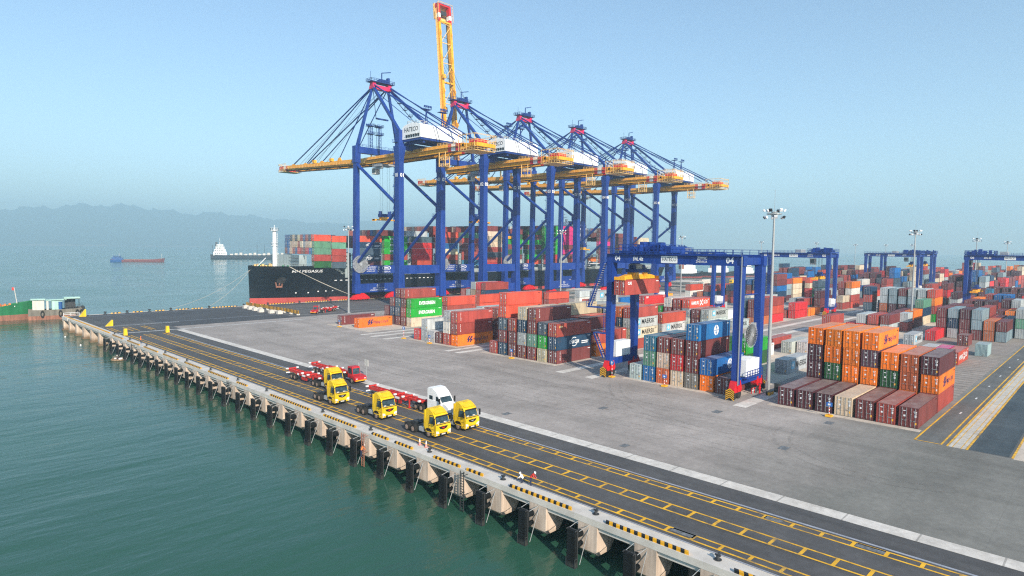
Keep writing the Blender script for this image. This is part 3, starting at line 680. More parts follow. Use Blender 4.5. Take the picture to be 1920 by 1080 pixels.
def side_marks(mb, L, H, logo):
    """lettering on the side that faces -y"""
    y = -CW / 2 - 0.012; X = (1, 0, 0); Z = (0, 0, 1); h = L / 2
    if logo == 'H':
        mb.text('Hapag-Lloyd', (-h + 5.0 * L / 12.19, y, 1.05), X, Z, 0.95, 5, width=5.5 * L / 12.19)
        s = L / 12.19
        for k, dx in enumerate((0, 0.85)):
            x0 = -h + (3.1 + dx) * s
            mb.add([(x0, y, 1.5), (x0 + .75 * s, y, 2.3), (x0 + 1.25 * s, y, 2.3), (x0 + 0.6 * s, y, 1.55), (x0 + 1.1 * s, y, 1.45), (x0 + 0.5 * s, y, 0.75), (x0 + .05 * s, y, 0.75), (x0 + .4 * s, y, 1.35)], [(0, 1, 2, 3), (0, 3, 4, 7), (7, 4, 5, 6)], 5)
    elif logo == 'E':
        mb.text('EVERGREEN', (-h + 2.9 * L / 12.19, y, 1.0), X, Z, 1.0, 3, width=6.4 * L / 12.19, bold=0.03)
    elif logo == 'K':
        s = L / 12.19
        mb.text('MAERSK', (-h + 4.6 * s, y, 0.95), X, Z, 1.15, 4, width=6.0 * s, bold=0.015)
        x0 = -h + 2.3 * s; mb.add([(x0, y, 0.75), (x0 + 1.7 * s, y, 0.75), (x0 + 1.7 * s, y, 2.3), (x0, y, 2.3)], [(0, 1, 2, 3)], 6)
        c = (x0 + .85 * s, 1.52); vs = []
        for k in range(14):
            a = pi / 2 + 2 * pi * k / 14; rr = 0.62 if k % 2 == 0 else 0.27; vs.append((c[0] + rr * cos(a) * s, y - 0.008, c[1] + rr * sin(a)))
        mb.add(vs + [(c[0], y - 0.008, c[1])], [(k, (k + 1) % 14, 14) for k in range(14)], 3)
    elif logo == 'S':
        s = L / 12.19
        mb.text('HAMBURG', (-h + 1.0 * s, y, 1.0), X, Z, 1.0, 3, width=4.6 * s, bold=0.02); mb.text('S\u00dcD', (-h + 8.3 * s, y, 1.0), X, Z, 1.0, 3, width=2.5 * s, bold=0.02)
        x0 = -h + 5.9 * s
        mb.add([(x0, y, 0.6), (x0 + .5 * s, y, 0.6), (x0 + 2.1 * s, y, 2.3), (x0 + 1.6 * s, y, 2.3)], [(0, 1, 2, 3)], 3)
        mb.add([(x0 + .1 * s, y, 2.2), (x0 + 1.6 * s, y, 0.65), (x0 + 2.1 * s, y, 0.65), (x0 + .5 * s, y, 2.3)], [(0, 1, 2, 3)], 3)
    elif logo == 'C':
        s = L / 12.19
        mb.text('CMA CGM', (-h + 4.3 * s, y, 1.1), X, Z, 0.75, 3, width=3.4 * s, bold=0.03)
        arc(mb, -h + 6.0 * s, 1.48, 1.2, 55, 165, 0.17, y, 3); arc(mb, -h + 6.0 * s, 1.48, 1.2, 235, 345, 0.17, y, 3)
        for k in range(2): mb.box(-h + 8.6 * s, -h + (11.3 - k * .5) * s, y - 0.004, y, 1.25 - k * 0.4, 1.45 - k * 0.4, 3)
    elif logo == 'U':
        c = -h + 6.6 * L / 12.19
        vs = [(c + 0.95 * cos(2 * pi * k / 24), y, 1.5 + 0.95 * sin(2 * pi * k / 24)) for k in range(24)]
        mb.add(vs, [tuple(range(24))], 3)
        mb.box(c - 0.85, c + 0.85, y - 0.008, y - .004, 1.38, 1.62, 0); mb.box(c - .12, c + .12, y - 0.008, y - .004, 0.62, 2.38, 0); arc(mb, c, 1.5, 0.68, 0, 360, 0.1, y - 0.006, 0, 20)
        mb.text('COSCO', (c - 0.8, y - 0.012, 1.36), X, Z, 0.3, 3, width=1.6, bold=.02)
    elif logo == 'Z':
        mb.text('ONE', (-h + 3.4 * L / 12.19, y, 0.75), X, Z, 1.4, 3, width=4.6 * L / 12.19, bold=0.05)
    elif logo == 't':     # white letters one above the other near the door end
        for k, ch in enumerate('TRITON'):
            mb.text(ch, (-h + 1.0, y, 2.35 - k * 0.33), X, Z, 0.24, 3, bold=0.03)
    elif logo == 'c':
        mb.text('CAI', (-h + 0.9, y, 2.0), X, Z, 0.55, 3, bold=0.04)
    elif logo == 'y':
        mb.box(-h + 0.9, -h + 2.0, y - 0.006, y, 1.95, 2.4, 7); mb.box(-h + 1.0, -h + 1.9, y - 0.012, y - .006, 2.1, 2.25, 3)
    if True:
        mb.box(h - 1.4, h - 0.5, y - 0.004, y, H - 0.5, H - 0.36, 3 if logo not in 'KH' else 4)

def door_mesh(sign, H, L, orange=False):
    """one door leaf at the -x end; sign -1 / 1 = which half"""
    m = MB(); x = -L / 2
    y0, y1 = (0.02, CW / 2 - 0.12) if sign > 0 else (-CW / 2 + 0.12, -0.02)
    m.box(x + 0.035, x + 0.075, y0, y1, 0.2, H - 0.14, 0)
    nz = 5
    for k in range(nz):       # pressed panels between ribs
        za = 0.28 + (H - 0.5) * k / nz; zb = za + (H - 0.5) / nz - 0.1
        m.box(x + 0.018, x + 0.035, y0 + 0.05, y1 - 0.05, za, zb, 0)
    w = y1 - y0
    for t in (0.26, 0.74):
        yy = y0 + w * t; m.box(x - 0.03, x + 0.012, yy - 0.022, yy + 0.022, 0.1, H - 0.06, 0 if orange else 2)
        for z in (0.35, 1.0, 1.9, H - 0.35): m.box(x - 0.02, x + 0.035, yy - 0.06, yy + 0.06, z, z + 0.09, 0 if orange else 2)
        m.box(x - 0.05, x - 0.02, yy - 0.02, yy + 0.32 * (1 if t < .5 else -1), 0.95, 1.02, 2)
    if sign < 0:              # number plates on the right-hand leaf
        m.box(x + 0.008, x + 0.018, y0 + 0.1, y0 + 0.5, H - 0.62, H - 0.5, 3); m.box(x + 0.008, x + 0.018, y0 + 0.12, y0 + 0.42, H - 0.85, H - 0.72, 3)
        m.box(x + 0.008, x + 0.018, y0 + 0.14, y0 + 0.4, 1.55, 1.9, 3)
        m.box(x + 0.008, x + 0.018, y0 + 0.1, y0 + 0.34, 0.5, 0.8, 7 if not orange else 3)
    else:
        m.box(x + 0.008, x + 0.018, y0 + 0.35, y0 + 0.62, 1.5, 1.75, 3); m.box(x + 0.008, x + 0.018, y0 + 0.3, y0 + 0.7, H - 0.6, H - 0.5, 3)
    return m

def body_mesh(L, H, logo, merged, orange):
    m = MB(); h = L / 2; w = CW / 2
    for sx in (-1, 1):
        for sy in (-1, 1):
            m.box(sx * h, sx * (h - 0.14), sy * w, sy * (w - 0.12), 0.0, H, 0)
            for z in (0.0, H - 0.12): m.box(sx * (h + 0.004), sx * (h - 0.18), sy * (w + 0.004), sy * (w - 0.16), z - (0.002 if z else -0.002), z + 0.122, 0)
    for sy in (-1, 1):
        m.box(-h + 0.14, h - 0.14, sy * w, sy * (w - 0.07), 0.03, 0.19, 0); m.box(-h + 0.14, h - 0.14, sy * w, sy * (w - 0.07), H - 0.12, H - 0.012, 0)
    m.box(-h + 0.02, -h + 0.1, -w + 0.12, w - 0.12, 0.03, 0.2, 0); m.box(-h + 0.02, -h + 0.1, -w + 0.12, w - 0.12, H - 0.14, H - 0.012, 0)
    m.box(h - 0.02, h - 0.1, -w + 0.12, w - 0.12, 0.03, 0.19, 0); m.box(h - 0.02, h - 0.1, -w + 0.12, w - 0.12, H - 0.12, H - 0.012, 0)
    # corrugated long walls
    n = int((L - 0.28) / 0.28)
    p = (L - 0.28) / n
    for sy in (-1, 1):
        vs = []; x = -h + 0.14
        for k in range(n):
            out, inn = sy * (w - 0.006), sy * (w - 0.045)
            for dx, yy in ((0, inn), (p * 0.18, out), (p * 0.5, out), (p * 0.68, inn)): vs += [(x + k * p + dx, yy, 0.19), (x + k * p + dx, yy, H - 0.12)]
        vs += [(h - 0.14, sy * (w - 0.045), 0.19), (h - 0.14, sy * (w - 0.045), H - 0.12)]
        q = len(vs) // 2
        m.add(vs, [(2 * k, 2 * k + 2, 2 * k + 3, 2 * k + 1) if sy < 0 else (2 * k, 2 * k + 1, 2 * k + 3, 2 * k + 2) for k in range(q - 1)], 0)
    # corrugated far end
    vs = []; n2 = 9; p2 = (CW - 0.24) / n2
    for k in range(n2):
        for dy, xx in ((0, h - 0.05), (p2 * 0.18, h - 0.01), (p2 * 0.5, h - 0.01), (p2 * 0.68, h - 0.05)): vs += [(xx, -w + 0.12 + k * p2 + dy, 0.19), (xx, -w + 0.12 + k * p2 + dy, H - 0.12)]
    vs += [(h - 0.05, w - 0.12, 0.19), (h - 0.05, w - 0.12, H - 0.12)]
    m.add(vs, [(2 * k, 2 * k + 2, 2 * k + 3, 2 * k + 1) for k in range(len(vs) // 2 - 1)], 0)
    # roof with shallow pressings, floor
    nr = int(L / 0.6)
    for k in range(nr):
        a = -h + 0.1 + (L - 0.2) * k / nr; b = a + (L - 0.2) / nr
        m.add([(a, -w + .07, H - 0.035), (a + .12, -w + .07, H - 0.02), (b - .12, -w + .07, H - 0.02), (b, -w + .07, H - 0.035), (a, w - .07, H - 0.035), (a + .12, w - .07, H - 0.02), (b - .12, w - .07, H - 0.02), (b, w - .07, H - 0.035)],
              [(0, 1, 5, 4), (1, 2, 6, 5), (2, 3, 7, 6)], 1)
    m.add([(-h + .1, -w + .07, 0.1), (h - .1, -w + .07, 0.1), (h - .1, w - .07, 0.1), (-h + .1, w - .07, 0.1)], [(0, 3, 2, 1)], 0)
    side_marks(m, L, H, logo)
    if merged:
        for sg in (-1, 1):
            d = door_mesh(sg, H, L, orange); o = len(m.v); m.v += d.v; m.f += [tuple(i + o for i in f) for f in d.f]; m.m += d.m
    return m

_CM = {}
def cont_data(kind, *key):
    k = (kind,) + key
    if k not in _CM:
        b = body_mesh(*key) if kind == 'body' else door_mesh(*key)
        o = b.build('shipping_container' if kind == 'body' else 'door', CMATS); _CM[k] = o.data; bpy.data.objects.remove(o)
    return _CM[k]

STACKED = []        # every container: dict(block, x, y, z, L, code, logo ...)
def stack(block, x, y, spec, L=12.19, z=0.02, H=CH, flip=False, words=None):
    """spec: colour codes bottom to top, e.g. 'M O:H'. '-' keeps a level that no one can see as bulk."""
    for k, t in enumerate(spec.split()):
        code, _, logo = t.partition(':')
        STACKED.append(dict(block=block, x=x, y=y, k=k, z=z + k * H, L=L, H=H, code=code, logo=logo, flip=flip, n=len(spec.split()), words=words))

CRND = random.Random(11)
def place_container(c, label, group, parts):
    orange = c['code'] in 'OU'
    o = bpy.data.objects.new('shipping_container', cont_data('body', c['L'], c['H'], c['logo'], not parts, orange)); COL.objects.link(o)
    rgb = PAINT[c['code']][1]; f = CRND.uniform(0.82, 1.2); hue = [CRND.uniform(0.93, 1.07) for _ in range(3)]
    col = tuple(min(0.95, rgb[i] * f * hue[i]) for i in range(3)) + (1,)
    o.color = col
    j = CRND.uniform(-0.06, 0.06) if c['k'] else 0
    o.location = (c['x'] + c['L'] / 2 + CRND.uniform(-0.09, 0.09), c['y'] + j, c['z'])
    o.rotation_euler = (0, 0, (pi if c['flip'] else 0) + CRND.uniform(-0.003, 0.003))
    tag(o, label, 'container', group)
    if parts:
        for sg in (-1, 1):
            d = bpy.data.objects.new('door', cont_data('door', sg, c['H'], c['L'], orange)); COL.objects.link(d); d.parent = o; d.color = col
    return o
# ------------------------------------------------------------------ what stands in the yard
A = [38.7 - 2.87 * j for j in range(7)]
B = [67.0 - 2.93 * j for j in range(7)]
C = [106.8 - 3.07 * j for j in range(7)]
D = [136.2 - 3.06 * j for j in range(6)]
E_ = [159.4 + 3.0 * k for k in range(7)]
F0 = 103.3
# block A
for j, s in enumerate(['V', 'V', 'V', 'C', 'M', 'R', 'M']): stack('A', F0, A[j], s)
for j, s in enumerate(['V V V O', 'M F O O', 'O O O O', 'R O P O:H', 'M F O', 'O U U', 'R O:H V']): stack('A', 115.9, A[j], s)
stack('A', 168.6, A[2], 'L'); stack('A', 168.6, A[3], 'Z'); stack('A', 168.6, 27.4, 'S:S')
stack('A', 188.0, 24.7, 'I', L=6.06, flip=True); stack('A', 205.2, 31.1, 'M', L=6.06)
stack('A', 195.6, 41.6, 'L:K', L=10.2); stack('A', 210.0, 39.4, 'K:S')
for j, s in enumerate(['M M M', 'L N I', 'M M V', 'M I I:K', 'U U', 'I:K M']): stack('A', 221.6, 39.1 - 2.86 * j, s)
for j, s in enumerate(['V M M', 'M I M', 'L M', 'R M R', 'M R', 'N:C N:C', 'L E L']): stack('A', 235.2, 39.1 - 2.86 * j, s)
for j, s in enumerate(['M I M', 'V M V', 'V V V', 'M M', 'R O', 'M U:H', 'E L I']): stack('A', 264, 39.1 - 2.86 * j, s)
# block B, under the near gantry crane
for j, s in enumerate(['L', 'B E A', 'U C M', 'C K M', 'Y M M:t B:U', 'O B:U', 'M']): stack('B', 102.9, B[j], s)
stack('B', 129.4, 49.7, 'L:K'); stack('B', 129.4, B[2], 'N'); stack('B', 129.4, B[1], 'T F'); stack('B', 116.6, B[2], 'M F'); stack('B', 129.4, B[3], 'F G')
stack('B', 156.5, 58.95, 'L'); stack('B', 158.8, 56.1, 'W', L=10.5); stack('B', 158.8, 64.4, 'R'); stack('B', 146, 61.4, 'W', L=6.06)
stack('B', 200, 64.0, 'M R'); stack('B', 214, 58.5, 'K L:K'); stack('B', 214, 61.4, 'K'); stack('B', 214, 55.4, 'M R'); stack('B', 216, 52.4, 'L M')
stack('B', 231, 53.3, 'W M', L=8); stack('B', 228, 50.2, 'R L', L=6.06)
stack('B', 238.6, 50.9, 'M O:H'); stack('B', 238.6, 53.8, 'M M')
stack('B', 251.6, 50.9, 'C N:C E')
for j, s in enumerate(['R U L L', 'Y V I I', 'M V I M', 'M L I L', 'R M W L', 'G R O S:S']): stack('B', 265.8, 65.3 - 3.03 * j, s)
stack('B', 264.6, 70.6, 'N:C T R N:C', L=8.5); stack('B', 281, 69.8, 'M N', L=12.19); stack('B', 281, 66.2, 'R R U', L=12.19)
# block C
for j, s in enumerate(['R', 'N M T S S', 'M M R', 'M L N C', 'M E M M:t', 'C G T', 'M:t N:C R:y']): stack('C', F0, C[j], s)
stack('C', 117.4, C[6], 'O R:t'); stack('C', 117.4, C[5], 'M L M'); stack('C', 117.4, C[4], 'M R S'); stack('C', 117.4, C[3], 'M L M C')
for j, q in enumerate(['M R L L', 'R L L L', 'U M M D', 'M R K L', 'R N N U']): stack('C', 131.6, C[1] - 3.07 * j, q, H=2.62)
stack('C', 131.6, C[6], 'R C:K L:K R:t', H=2.62); stack('C', 146.0, C[6], 'M L:K S', H=2.7)
stack('C', 167, 107.2, 'R M:S L:K K:c', H=2.62); stack('C', 167, 104.1, 'M R O', H=2.62); stack('C', 167, 101.1, 'M L G', H=2.62)
for j, q in enumerate(['L M M W', 'M L M R', 'L W L S:S', 'R M M', 'M L L:K']): stack('C', 167, 98.1 - 3.03 * j, q, H=2.62)
stack('C', 188.0, 91.8, 'L:K W'); stack('C', 188.0, 88.8, 'L:K')
stack('C', 200.5, 92.0, 'N N T'); stack('C', 204, 88.6, 'U M M'); stack('C', 216, 91.7, 'M R S'); stack('C', 216, 88.6, 'K S R')
stack('C', 222, 98.0, 'W W W'); stack('C', 226, 94.9, 'L L L:K')
stack('C', 238.6, 91.5, 'R'); stack('C', 238.6, 88.4, 'K K:S'); stack('C', 251.5, 88.2, 'O:H')
stack('C', 262, 94, 'T R'); stack('C', 262, 97.1, 'M L'); stack('C', 271, 90.5, 'M M V'); stack('C', 276, 93.6, 'N N')
stack('C', 292, 88.4, 'R C:K', L=9); stack('C', 302, 88.0, 'S R W O:H'); stack('C', 302, 91.0, 'M M M R')
stack('C', 290, 97, 'Y L T'); stack('C', 290, 94, 'M M L'); stack('C', 296, 100, 'F G F T')
# block D
for j, s in enumerate(['K', 'L L', 'L', 'M', 'R W L', 'O:H R:t R:t']): stack('D', F0, D[j], s, L=6.06 if j in (2,) else 12.19)
stack('D', 117.6, D[5], 'R M R'); stack('D', 117.6, D[4], 'M L R'); stack('D', 117.6, D[3], 'M M L')
stack('D', 160.5, D[5], 'R M L:K L:K'); stack('D', 160.5, D[4], 'M R S:S'); stack('D', 174, D[5], 'M B B'); stack('D', 174, D[3], 'R G'); stack('D', 188, 127, 'G'); stack('D', 200, 130, 'R O')
stack('D', 230, 124, 'R K:K'); stack('D', 230, 121, 'N N'); stack('D', 246, 124, 'L M')
# block E
stack('E', 104.4, 167.8, 'O:H'); stack('E', 104.4, 177.8, 'M:t')
for k, s in enumerate(['C G:E G:E', 'M R M R:t', 'M T T M', 'V N M', 'M M']): stack('E', 117.7, E_[k], s)
stack('E', 128, 178.6, 'R G:E G:E'); stack('E', 132.2, E_[0], 'M R S'); stack('E', 146.4, E_[0], 'R S S'); stack('E', 146.4, 163, 'M L')
for j, q in enumerate(['U R R', 'M L L', 'M D D L', 'M R R K', 'M N N R:c']): stack('E', 163.4, 186.2 - 2.95 * j, q)
stack('E', 163.4, E_[0], 'M R L', H=2.62); stack('E', 182.4, E_[0], 'S R S:S', H=2.62); stack('E', 200, 158.4, 'L W L:K', H=2.62); stack('E', 182.4, E_[1], 'S R M', H=2.62)
stack('E', 240, 178, 'R')
stack('E', 226, 176, 'G')
# the container hanging in the near gantry crane
HELD = dict(block='X', x=99.9, y=69.0, k=0, z=16.2, L=12.19, H=CH, code='R', logo='c', flip=False, n=1)

# ---- the far yard: random but plausible rows, most of them only tops and ends
FR = random.Random(21)
FARP = 'MMMMRRVVVTNNLLIOUSSBCWYFK'
def far_rows(block, ys, xs, hmax, skip=0.12):
    for x in xs:
        base = FR.choice([1, 2, 3, 3]); 
        for y in ys:
            if FR.random() < skip: continue
            n = max(1, min(hmax, base + FR.choice([-1, 0, 0, 1])))
            stack(block, x + FR.uniform(-0.1, 0.1), y, ' '.join(FR.choice(FARP) for _ in range(n)))
far_rows('A', [39.1 - 2.86 * j for j in range(7)], [279, 293.5, 308, 322.5], 3)
for j, s in enumerate(['V V V', 'M V M', 'V M V', 'V V M', 'M V V', 'V M M', 'M V M']): stack('A', 376, 48.2 - 3.3 * j, s)
stack('A', 355.4, 45.2, 'M M A', L=6.06)
far_rows('B', [66.0 - 3.0 * j for j in range(6)], [312, 326.5, 341, 356], 4)
far_rows('C', [105.0 - 3.05 * j for j in range(6)], [320, 334.5, 349], 4)
far_rows('G', [150 - 3.05 * j for j in range(6)], [268, 284, 330, 350], 3, 0.4)
BULK = []           # containers beyond counting go into one mesh

BLOCKTXT = {'A': 'orange corner block', 'B': 'near gantry block', 'C': 'five high block', 'D': 'grey fronted block', 'E': 'green container block', 'G': 'far quay block'}
def place_yard():
    import collections
    dist = lambda c: sqrt(c['x'] ** 2 + c['y'] ** 2)
    def blocked(c):     # nothing of it shows: stacks at least as high close in front and on the camera side
        f = r = t = False
        for o in STACKED:
            if o is c or o['block'] != c['block'] and abs(o['y'] - c['y']) > 4: continue
            if abs(o['z'] - c['z']) < 0.5:
                if abs(o['y'] - c['y']) < 1.4 and -3.2 < o['x'] + o['L'] - c['x'] < 0.6: f = True
                if -3.6 < o['y'] - c['y'] < -2.0 and o['x'] <= c['x'] + 1.2 and o['x'] + o['L'] >= c['x'] + c['L'] - 1.2: r = True
            if abs(o['z'] - c['z'] - c['H']) < 0.5 and abs(o['y'] - c['y']) < 0.7 and abs(o['x'] - c['x']) < 2: t = True
        return f and r and t
    hid = [c for c in STACKED if blocked(c)]
    vis = [c for c in STACKED if not blocked(c)]
    vis.sort(key=dist)
    keep, rest = vis[:182], vis[182:]
    BULK.extend(rest); BULK.extend(c for c in hid if dist(c) < 400)
    rows = collections.defaultdict(list); 
    for c in STACKED:
        if round(c['x']) not in rows[c['block']]: rows[c['block']].append(round(c['x']))
    for b in rows: rows[b].sort()
    used = set()
    for c in keep:
        b = c['block']; row = rows[b].index(round(c['x'])) + 1
        ys = sorted({round(o['y'], 1) for o in STACKED if o['block'] == b and round(o['x']) == round(c['x'])}, reverse=True)
        col = ys.index(round(c['y'], 1)) + 1
        lev = ('alone' if c['n'] == 1 else 'bottom' if c['k'] == 0 else 'top' if c['k'] == c['n'] - 1 else ORD[c['k'] + 1] + ' level')
        colr = PAINT[c['code']][0]
        short = 'short ' if c['L'] < 7 else ''
        word = {'H': 'blue lettered ', 'E': 'white lettered ', 'K': 'star marked ', 'S': 'cross marked ', 'C': 'arc marked ', 'U': 'globe marked ', 't': 'side lettered '}.get(c['logo'], '')
        tail = f'{colr} container, {lev}, {ORD[col]} stack from left, {ORD[row]} row, {BLOCKTXT[b]}'
        lab = next(q for q in (short + word + tail, short + tail, tail) if len(q.replace('-', ' ').split()) <= 16)
        place_container(c, lab, 'containers in the ' + BLOCKTXT[b], dist(c) < 215)
    c = HELD
    place_container(c, 'rust red container hanging from the yellow spreader of the near gantry crane', 'containers being moved', True)
place_yard()
# ------------------------------------------------------------------ the container ship
SY0 = 258.2; SB = 16.3; SYC = SY0 + SB     # near side, half beam, centre line
STEM, STERN = 117.0, 440.0
def lerp_table(t, x):
    if x <= t[0][0]: return t[0][1]
    for (a, p), (b, q) in zip(t, t[1:]):
        if x <= b: return p + (q - p) * (x - a) / (b - a)
    return t[-1][1]
DK = [(117, 0.05), (117.6, 2.2), (119, 5.0), (122, 8.6), (127, 12.2), (133, 14.7), (141, 16.0), (150, SB), (420, SB), (440, 14.5)]
WL = [(117, 0.05), (120, 1.4), (126, 4.0), (134, 7.6), (144, 11.6), (156, 15.0), (168, SB), (395, SB), (420, 13), (440, 9)]
def top_z(u): return 15.7 if u < 144 else (15.7 - 4.6 * (0.5 - 0.5 * cos(pi * min(1, (u - 144) / 13)))) if u < 157 else 11.1
def half(u, z):
    t = max(0.0, min(1.0, (z - 0.5) / 14.5)); t = t ** 1.3
    w = lerp_table(WL, u) * (1 - t) + lerp_table(DK, u) * t
    return w
def make_ship():
    root = empty('container_ship', 'large black container ship with red waterline and white foremast behind the blue quay cranes', 'ship', (0, 0, 0))
    us = [117, 117.3, 117.8, 118.6, 120, 122, 124.5, 127.5, 131, 135, 139.5, 144, 146, 148.5, 151, 154, 157, 162, 168, 180, 240, 300, 360, 395, 410, 425, 440]
    zs = [-7, W0, -1.5, 1.5, 1.5001, 4.5, 7.5, 10.2]
    mb = MB(); cols = []
    for u in us:
        tz = top_z(u)
        ring = []
        for z in zs + [10.2 + (tz - 10.2) * 0.5, tz]:
            ring.append((z, half(u, z)))
        cols.append(ring)
    n = len(cols[0]); vs = []
    for i, u in enumerate(us):
        for s in (-1, 1):
            for z, w in cols[i]:
                uu = u + (0.9 * (z / 15.0) * -1 + 0.9 if i == 0 else 0) * 0.3
                vs.append((uu, SYC + s * w, z))
    for i in range(len(us) - 1):
        for si in (0, 1):
            for j in range(n - 1):
                a = i * 2 * n + si * n + j; b = (i + 1) * 2 * n + si * n + j
                f = (a, b, b + 1, a + 1) if si == 0 else (a, a + 1, b + 1, b)
                mb.add([vs[q] for q in f], [(0, 1, 2, 3)], 1 if j <= 2 else 0)
    k = len(us) - 1
    tr = [vs[k * 2 * n + j] for j in range(n)] + [vs[k * 2 * n + n + j] for j in range(n - 1, -1, -1)]
    mb.add(tr, [tuple(range(len(tr)))], 0)
    surf = lambda p: (p[0], SYC - half(p[0], p[2]) - 0.06, p[2])
    mb.text('MH PEGASUS', (130.6, 0, 12.9), (1, 0, 0), (0, 0, 1), 1.15, 2, width=13.2, surf=surf, bold=0.02)
    for q in range(24): mb.add([surf(p) for p in ((150 + q * 2.6, 0, 8.9), (151.1 + q * 2.6, 0, 8.9), (151.1 + q * 2.6, 0, 9.25), (150 + q * 2.6, 0, 9.25))], [(0, 1, 2, 3)], 2)
    for x, z in ((134, 3.4), (139, 3.4), (143, 3.9), (146.3, 4.0), (149.3, 4.0)): mb.add([surf(p) for p in ((x, 0, z), (x + .6, 0, z), (x + .6, 0, z + .5), (x, 0, z + .5))], [(0, 1, 2, 3)], 2)
    mb.build('hull', ['hull_black', 'boot_red', 'white_paint'], root)
    d = MB()
    for a, b in zip(us, us[1:]):
        za, zb = top_z(a) - 0.9, top_z(b) - 0.9
        d.add([(a, SYC - half(a, za + .9) + .08, za), (b, SYC - half(b, zb + .9) + .08, zb), (b, SYC + half(b, zb + .9) - .08, zb), (a, SYC + half(a, za + .9) - .08, za)], [(0, 1, 2, 3)])
    d.build('deck', 'deck_grey', root)
    r = MB()      # bow rail
    pts = [(u, SYC - half(u, top_z(u)) + 0.15, top_z(u)) for u in us if u < 160]
    r.rail(pts[2:], 1.0, 1.8, 0.05); r.build('bow_rail', 'deck_grey', root)
    m = MB(); fx, fy = 126.5, 269.5
    m.tube((fx, fy, 14.8), (fx, fy, 31.2), 0.95, 16, 0, 0.8)
    for z, rr in ((24.6, 1.5), (31.0, 1.7)): m.tube((fx, fy, z), (fx, fy, z + 0.2), rr, 14); m.rail([(fx + rr * cos(k * pi / 4), fy + rr * sin(k * pi / 4), z + .2) for k in range(9)], 1.1, 1.4, 0.05)
    m.tube((fx, fy, 31.2), (fx, fy, 33.6), 0.1, 6)
    for q in range(16): m.box(fx + 0.95, fx + 1.35, fy - .3, fy + .3, 16 + q * 0.9, 16.08 + q * .9)
    m.tube((fx + 1.35, fy - .3, 15), (fx + 1.35, fy - .3, 31), .05, 5)
    m.build('foremast', 'white_paint', root)
    m = MB(); m.add([(133.6, SYC - 13.6, 14.8), (136.4, SYC, 14.8), (136.4, SYC, 20.6), (133.6, SYC - 13.6, 20.6), (133.6, SYC + 13.6, 14.8), (133.6, SYC + 13.6, 20.6)], [(0, 1, 2, 3), (1, 4, 5, 2)])
    m.add([(133.6, SYC - 13.6, 14.8), (137.2, SYC - 14.4, 14.8), (135.0, SYC - 14.2, 20.6), (133.6, SYC - 13.6, 20.6)], [(0, 1, 2, 3)])
    m.prism([(136.5, 14.8), (137.3, 14.8), (137.3, 20.4), (136.5, 20.4)], 'y', SYC - 13.2, SYC + 13.2)
    for q in range(11):
        for w in range(3): m.box(133.45 + 0.2 * q * .9, 133.6 + .2 * q * .9, SYC - 12.6 + q * 1.15, SYC - 12.3 + q * 1.15, 16.2 + w * 1.4, 16.5 + w * 1.4, 1)
    m.build('breakwater', ['deck_grey', 'dark_steel'], root)
    m = MB()      # windlasses and clutter on the foredeck
    rnd = random.Random(4)
    for q in range(16):
        x = 121 + rnd.random() * 11; y = SYC + (rnd.random() - .5) * 1.4 * half(x, 15); s = rnd.uniform(.4, 1.1)
        m.box(x, x + s, y, y + s, 14.8, 15.4 + s, rnd.choice([0, 0, 1]))
    m.tube((119.5, SYC - 2, 15), (122.5, SYC - 5, 19.2), .18, 6, 2)
    m.build('windlass', ['rail_yellow', 'hull_green', 'white_paint'], root)
    a = MB()
    for q in range(12):
        t0, t1 = 2 * pi * q / 12, 2 * pi * (q + 1) / 12
        a.add([surf((127.6, 0, 9.4)), surf((127.6 + 1.7 * cos(t0), 0, 9.4 + 1.5 * sin(t0))), surf((127.6 + 1.7 * cos(t1), 0, 9.4 + 1.5 * sin(t1)))], [(0, 1, 2)], 1)
    ys = surf((126.9, 0, 7.6))[1] - 0.5
    a.beam((127.9, ys + .3, 10.2), (126.9, ys, 7.2), .3, .3, 0); a.beam((125.3, ys, 8.6), (125.7, ys, 6.6), .55, .4, 0); a.beam((128.3, ys, 8.5), (128.1, ys, 6.6), .55, .4, 0); a.beam((125.5, ys, 6.6), (128.3, ys, 6.6), .5, .7, 0)
    a.build('anchor', ['rust', 'dark_steel'], root)
    # lashing bridges between the bays
    for x in (155.6, 159.6, 174.3, 191.2, 207.7, 224.5, 241, 258, 275, 291.5, 308.5, 347, 363, 379.5, 395.5):
        m = MB(); 
        for y in (SY0 + .4, SY0 + 4.4, SY0 + 10, SY0 + 20, SY0 + 31): m.box(x - .7, x + .7, y - .12, y + .4, 10.2, 21.5)
        for z in (14.2, 17.2, 20.2): m.box(x - .6, x + .6, SY0 + .3, SY0 + 32, z, z + .22)
        for q in range(4): m.box(x - .3, x + .3, SY0 + .26, SY0 + .29, 15 + q * 1.6, 15.6 + q * 1.6, 1)
        m.build('lashing_bridge', ['deck_grey', 'dark_steel'], root)
    m = MB(); m.box(158, 318, SY0 + .8, SY0 + 31.8, 10.2, 13.2); m.box(346, 425, SY0 + .8, SY0 + 31.8, 10.2, 13.2); m.box(139, 155, SY0 + 3, SY0 + 29, 14, 14.9); m.build('hatch_coaming', 'deck_grey', root)
    m = MB(); m.rail([(158, SY0 + .1, 11.1), (322, SY0 + .1, 11.1)], 1.1, 3, .06); m.rail([(345, SY0 + .1, 11.1), (438, SY0 + .1, 11.1)], 1.1, 3, .06); m.build('deck_rail', 'off_white', root)
    # accommodation block
    h = MB(); h.box(324, 338, SY0 + 2, SY0 + 30.6, 10.5, 37.0); h.box(322.5, 339, SY0 - .5, SY0 + 33, 37.0, 37.4); h.box(324, 335, SY0 + .4, SY0 + 32.2, 37.4, 40.2)
    for k in range(9): h.box(338.0, 341.0, SY0 + 1.2, SY0 + 9, 13.4 + k * 2.7, 13.6 + k * 2.7)
    sup = h.build('superstructure', 'white_paint', root)
    w = MB()
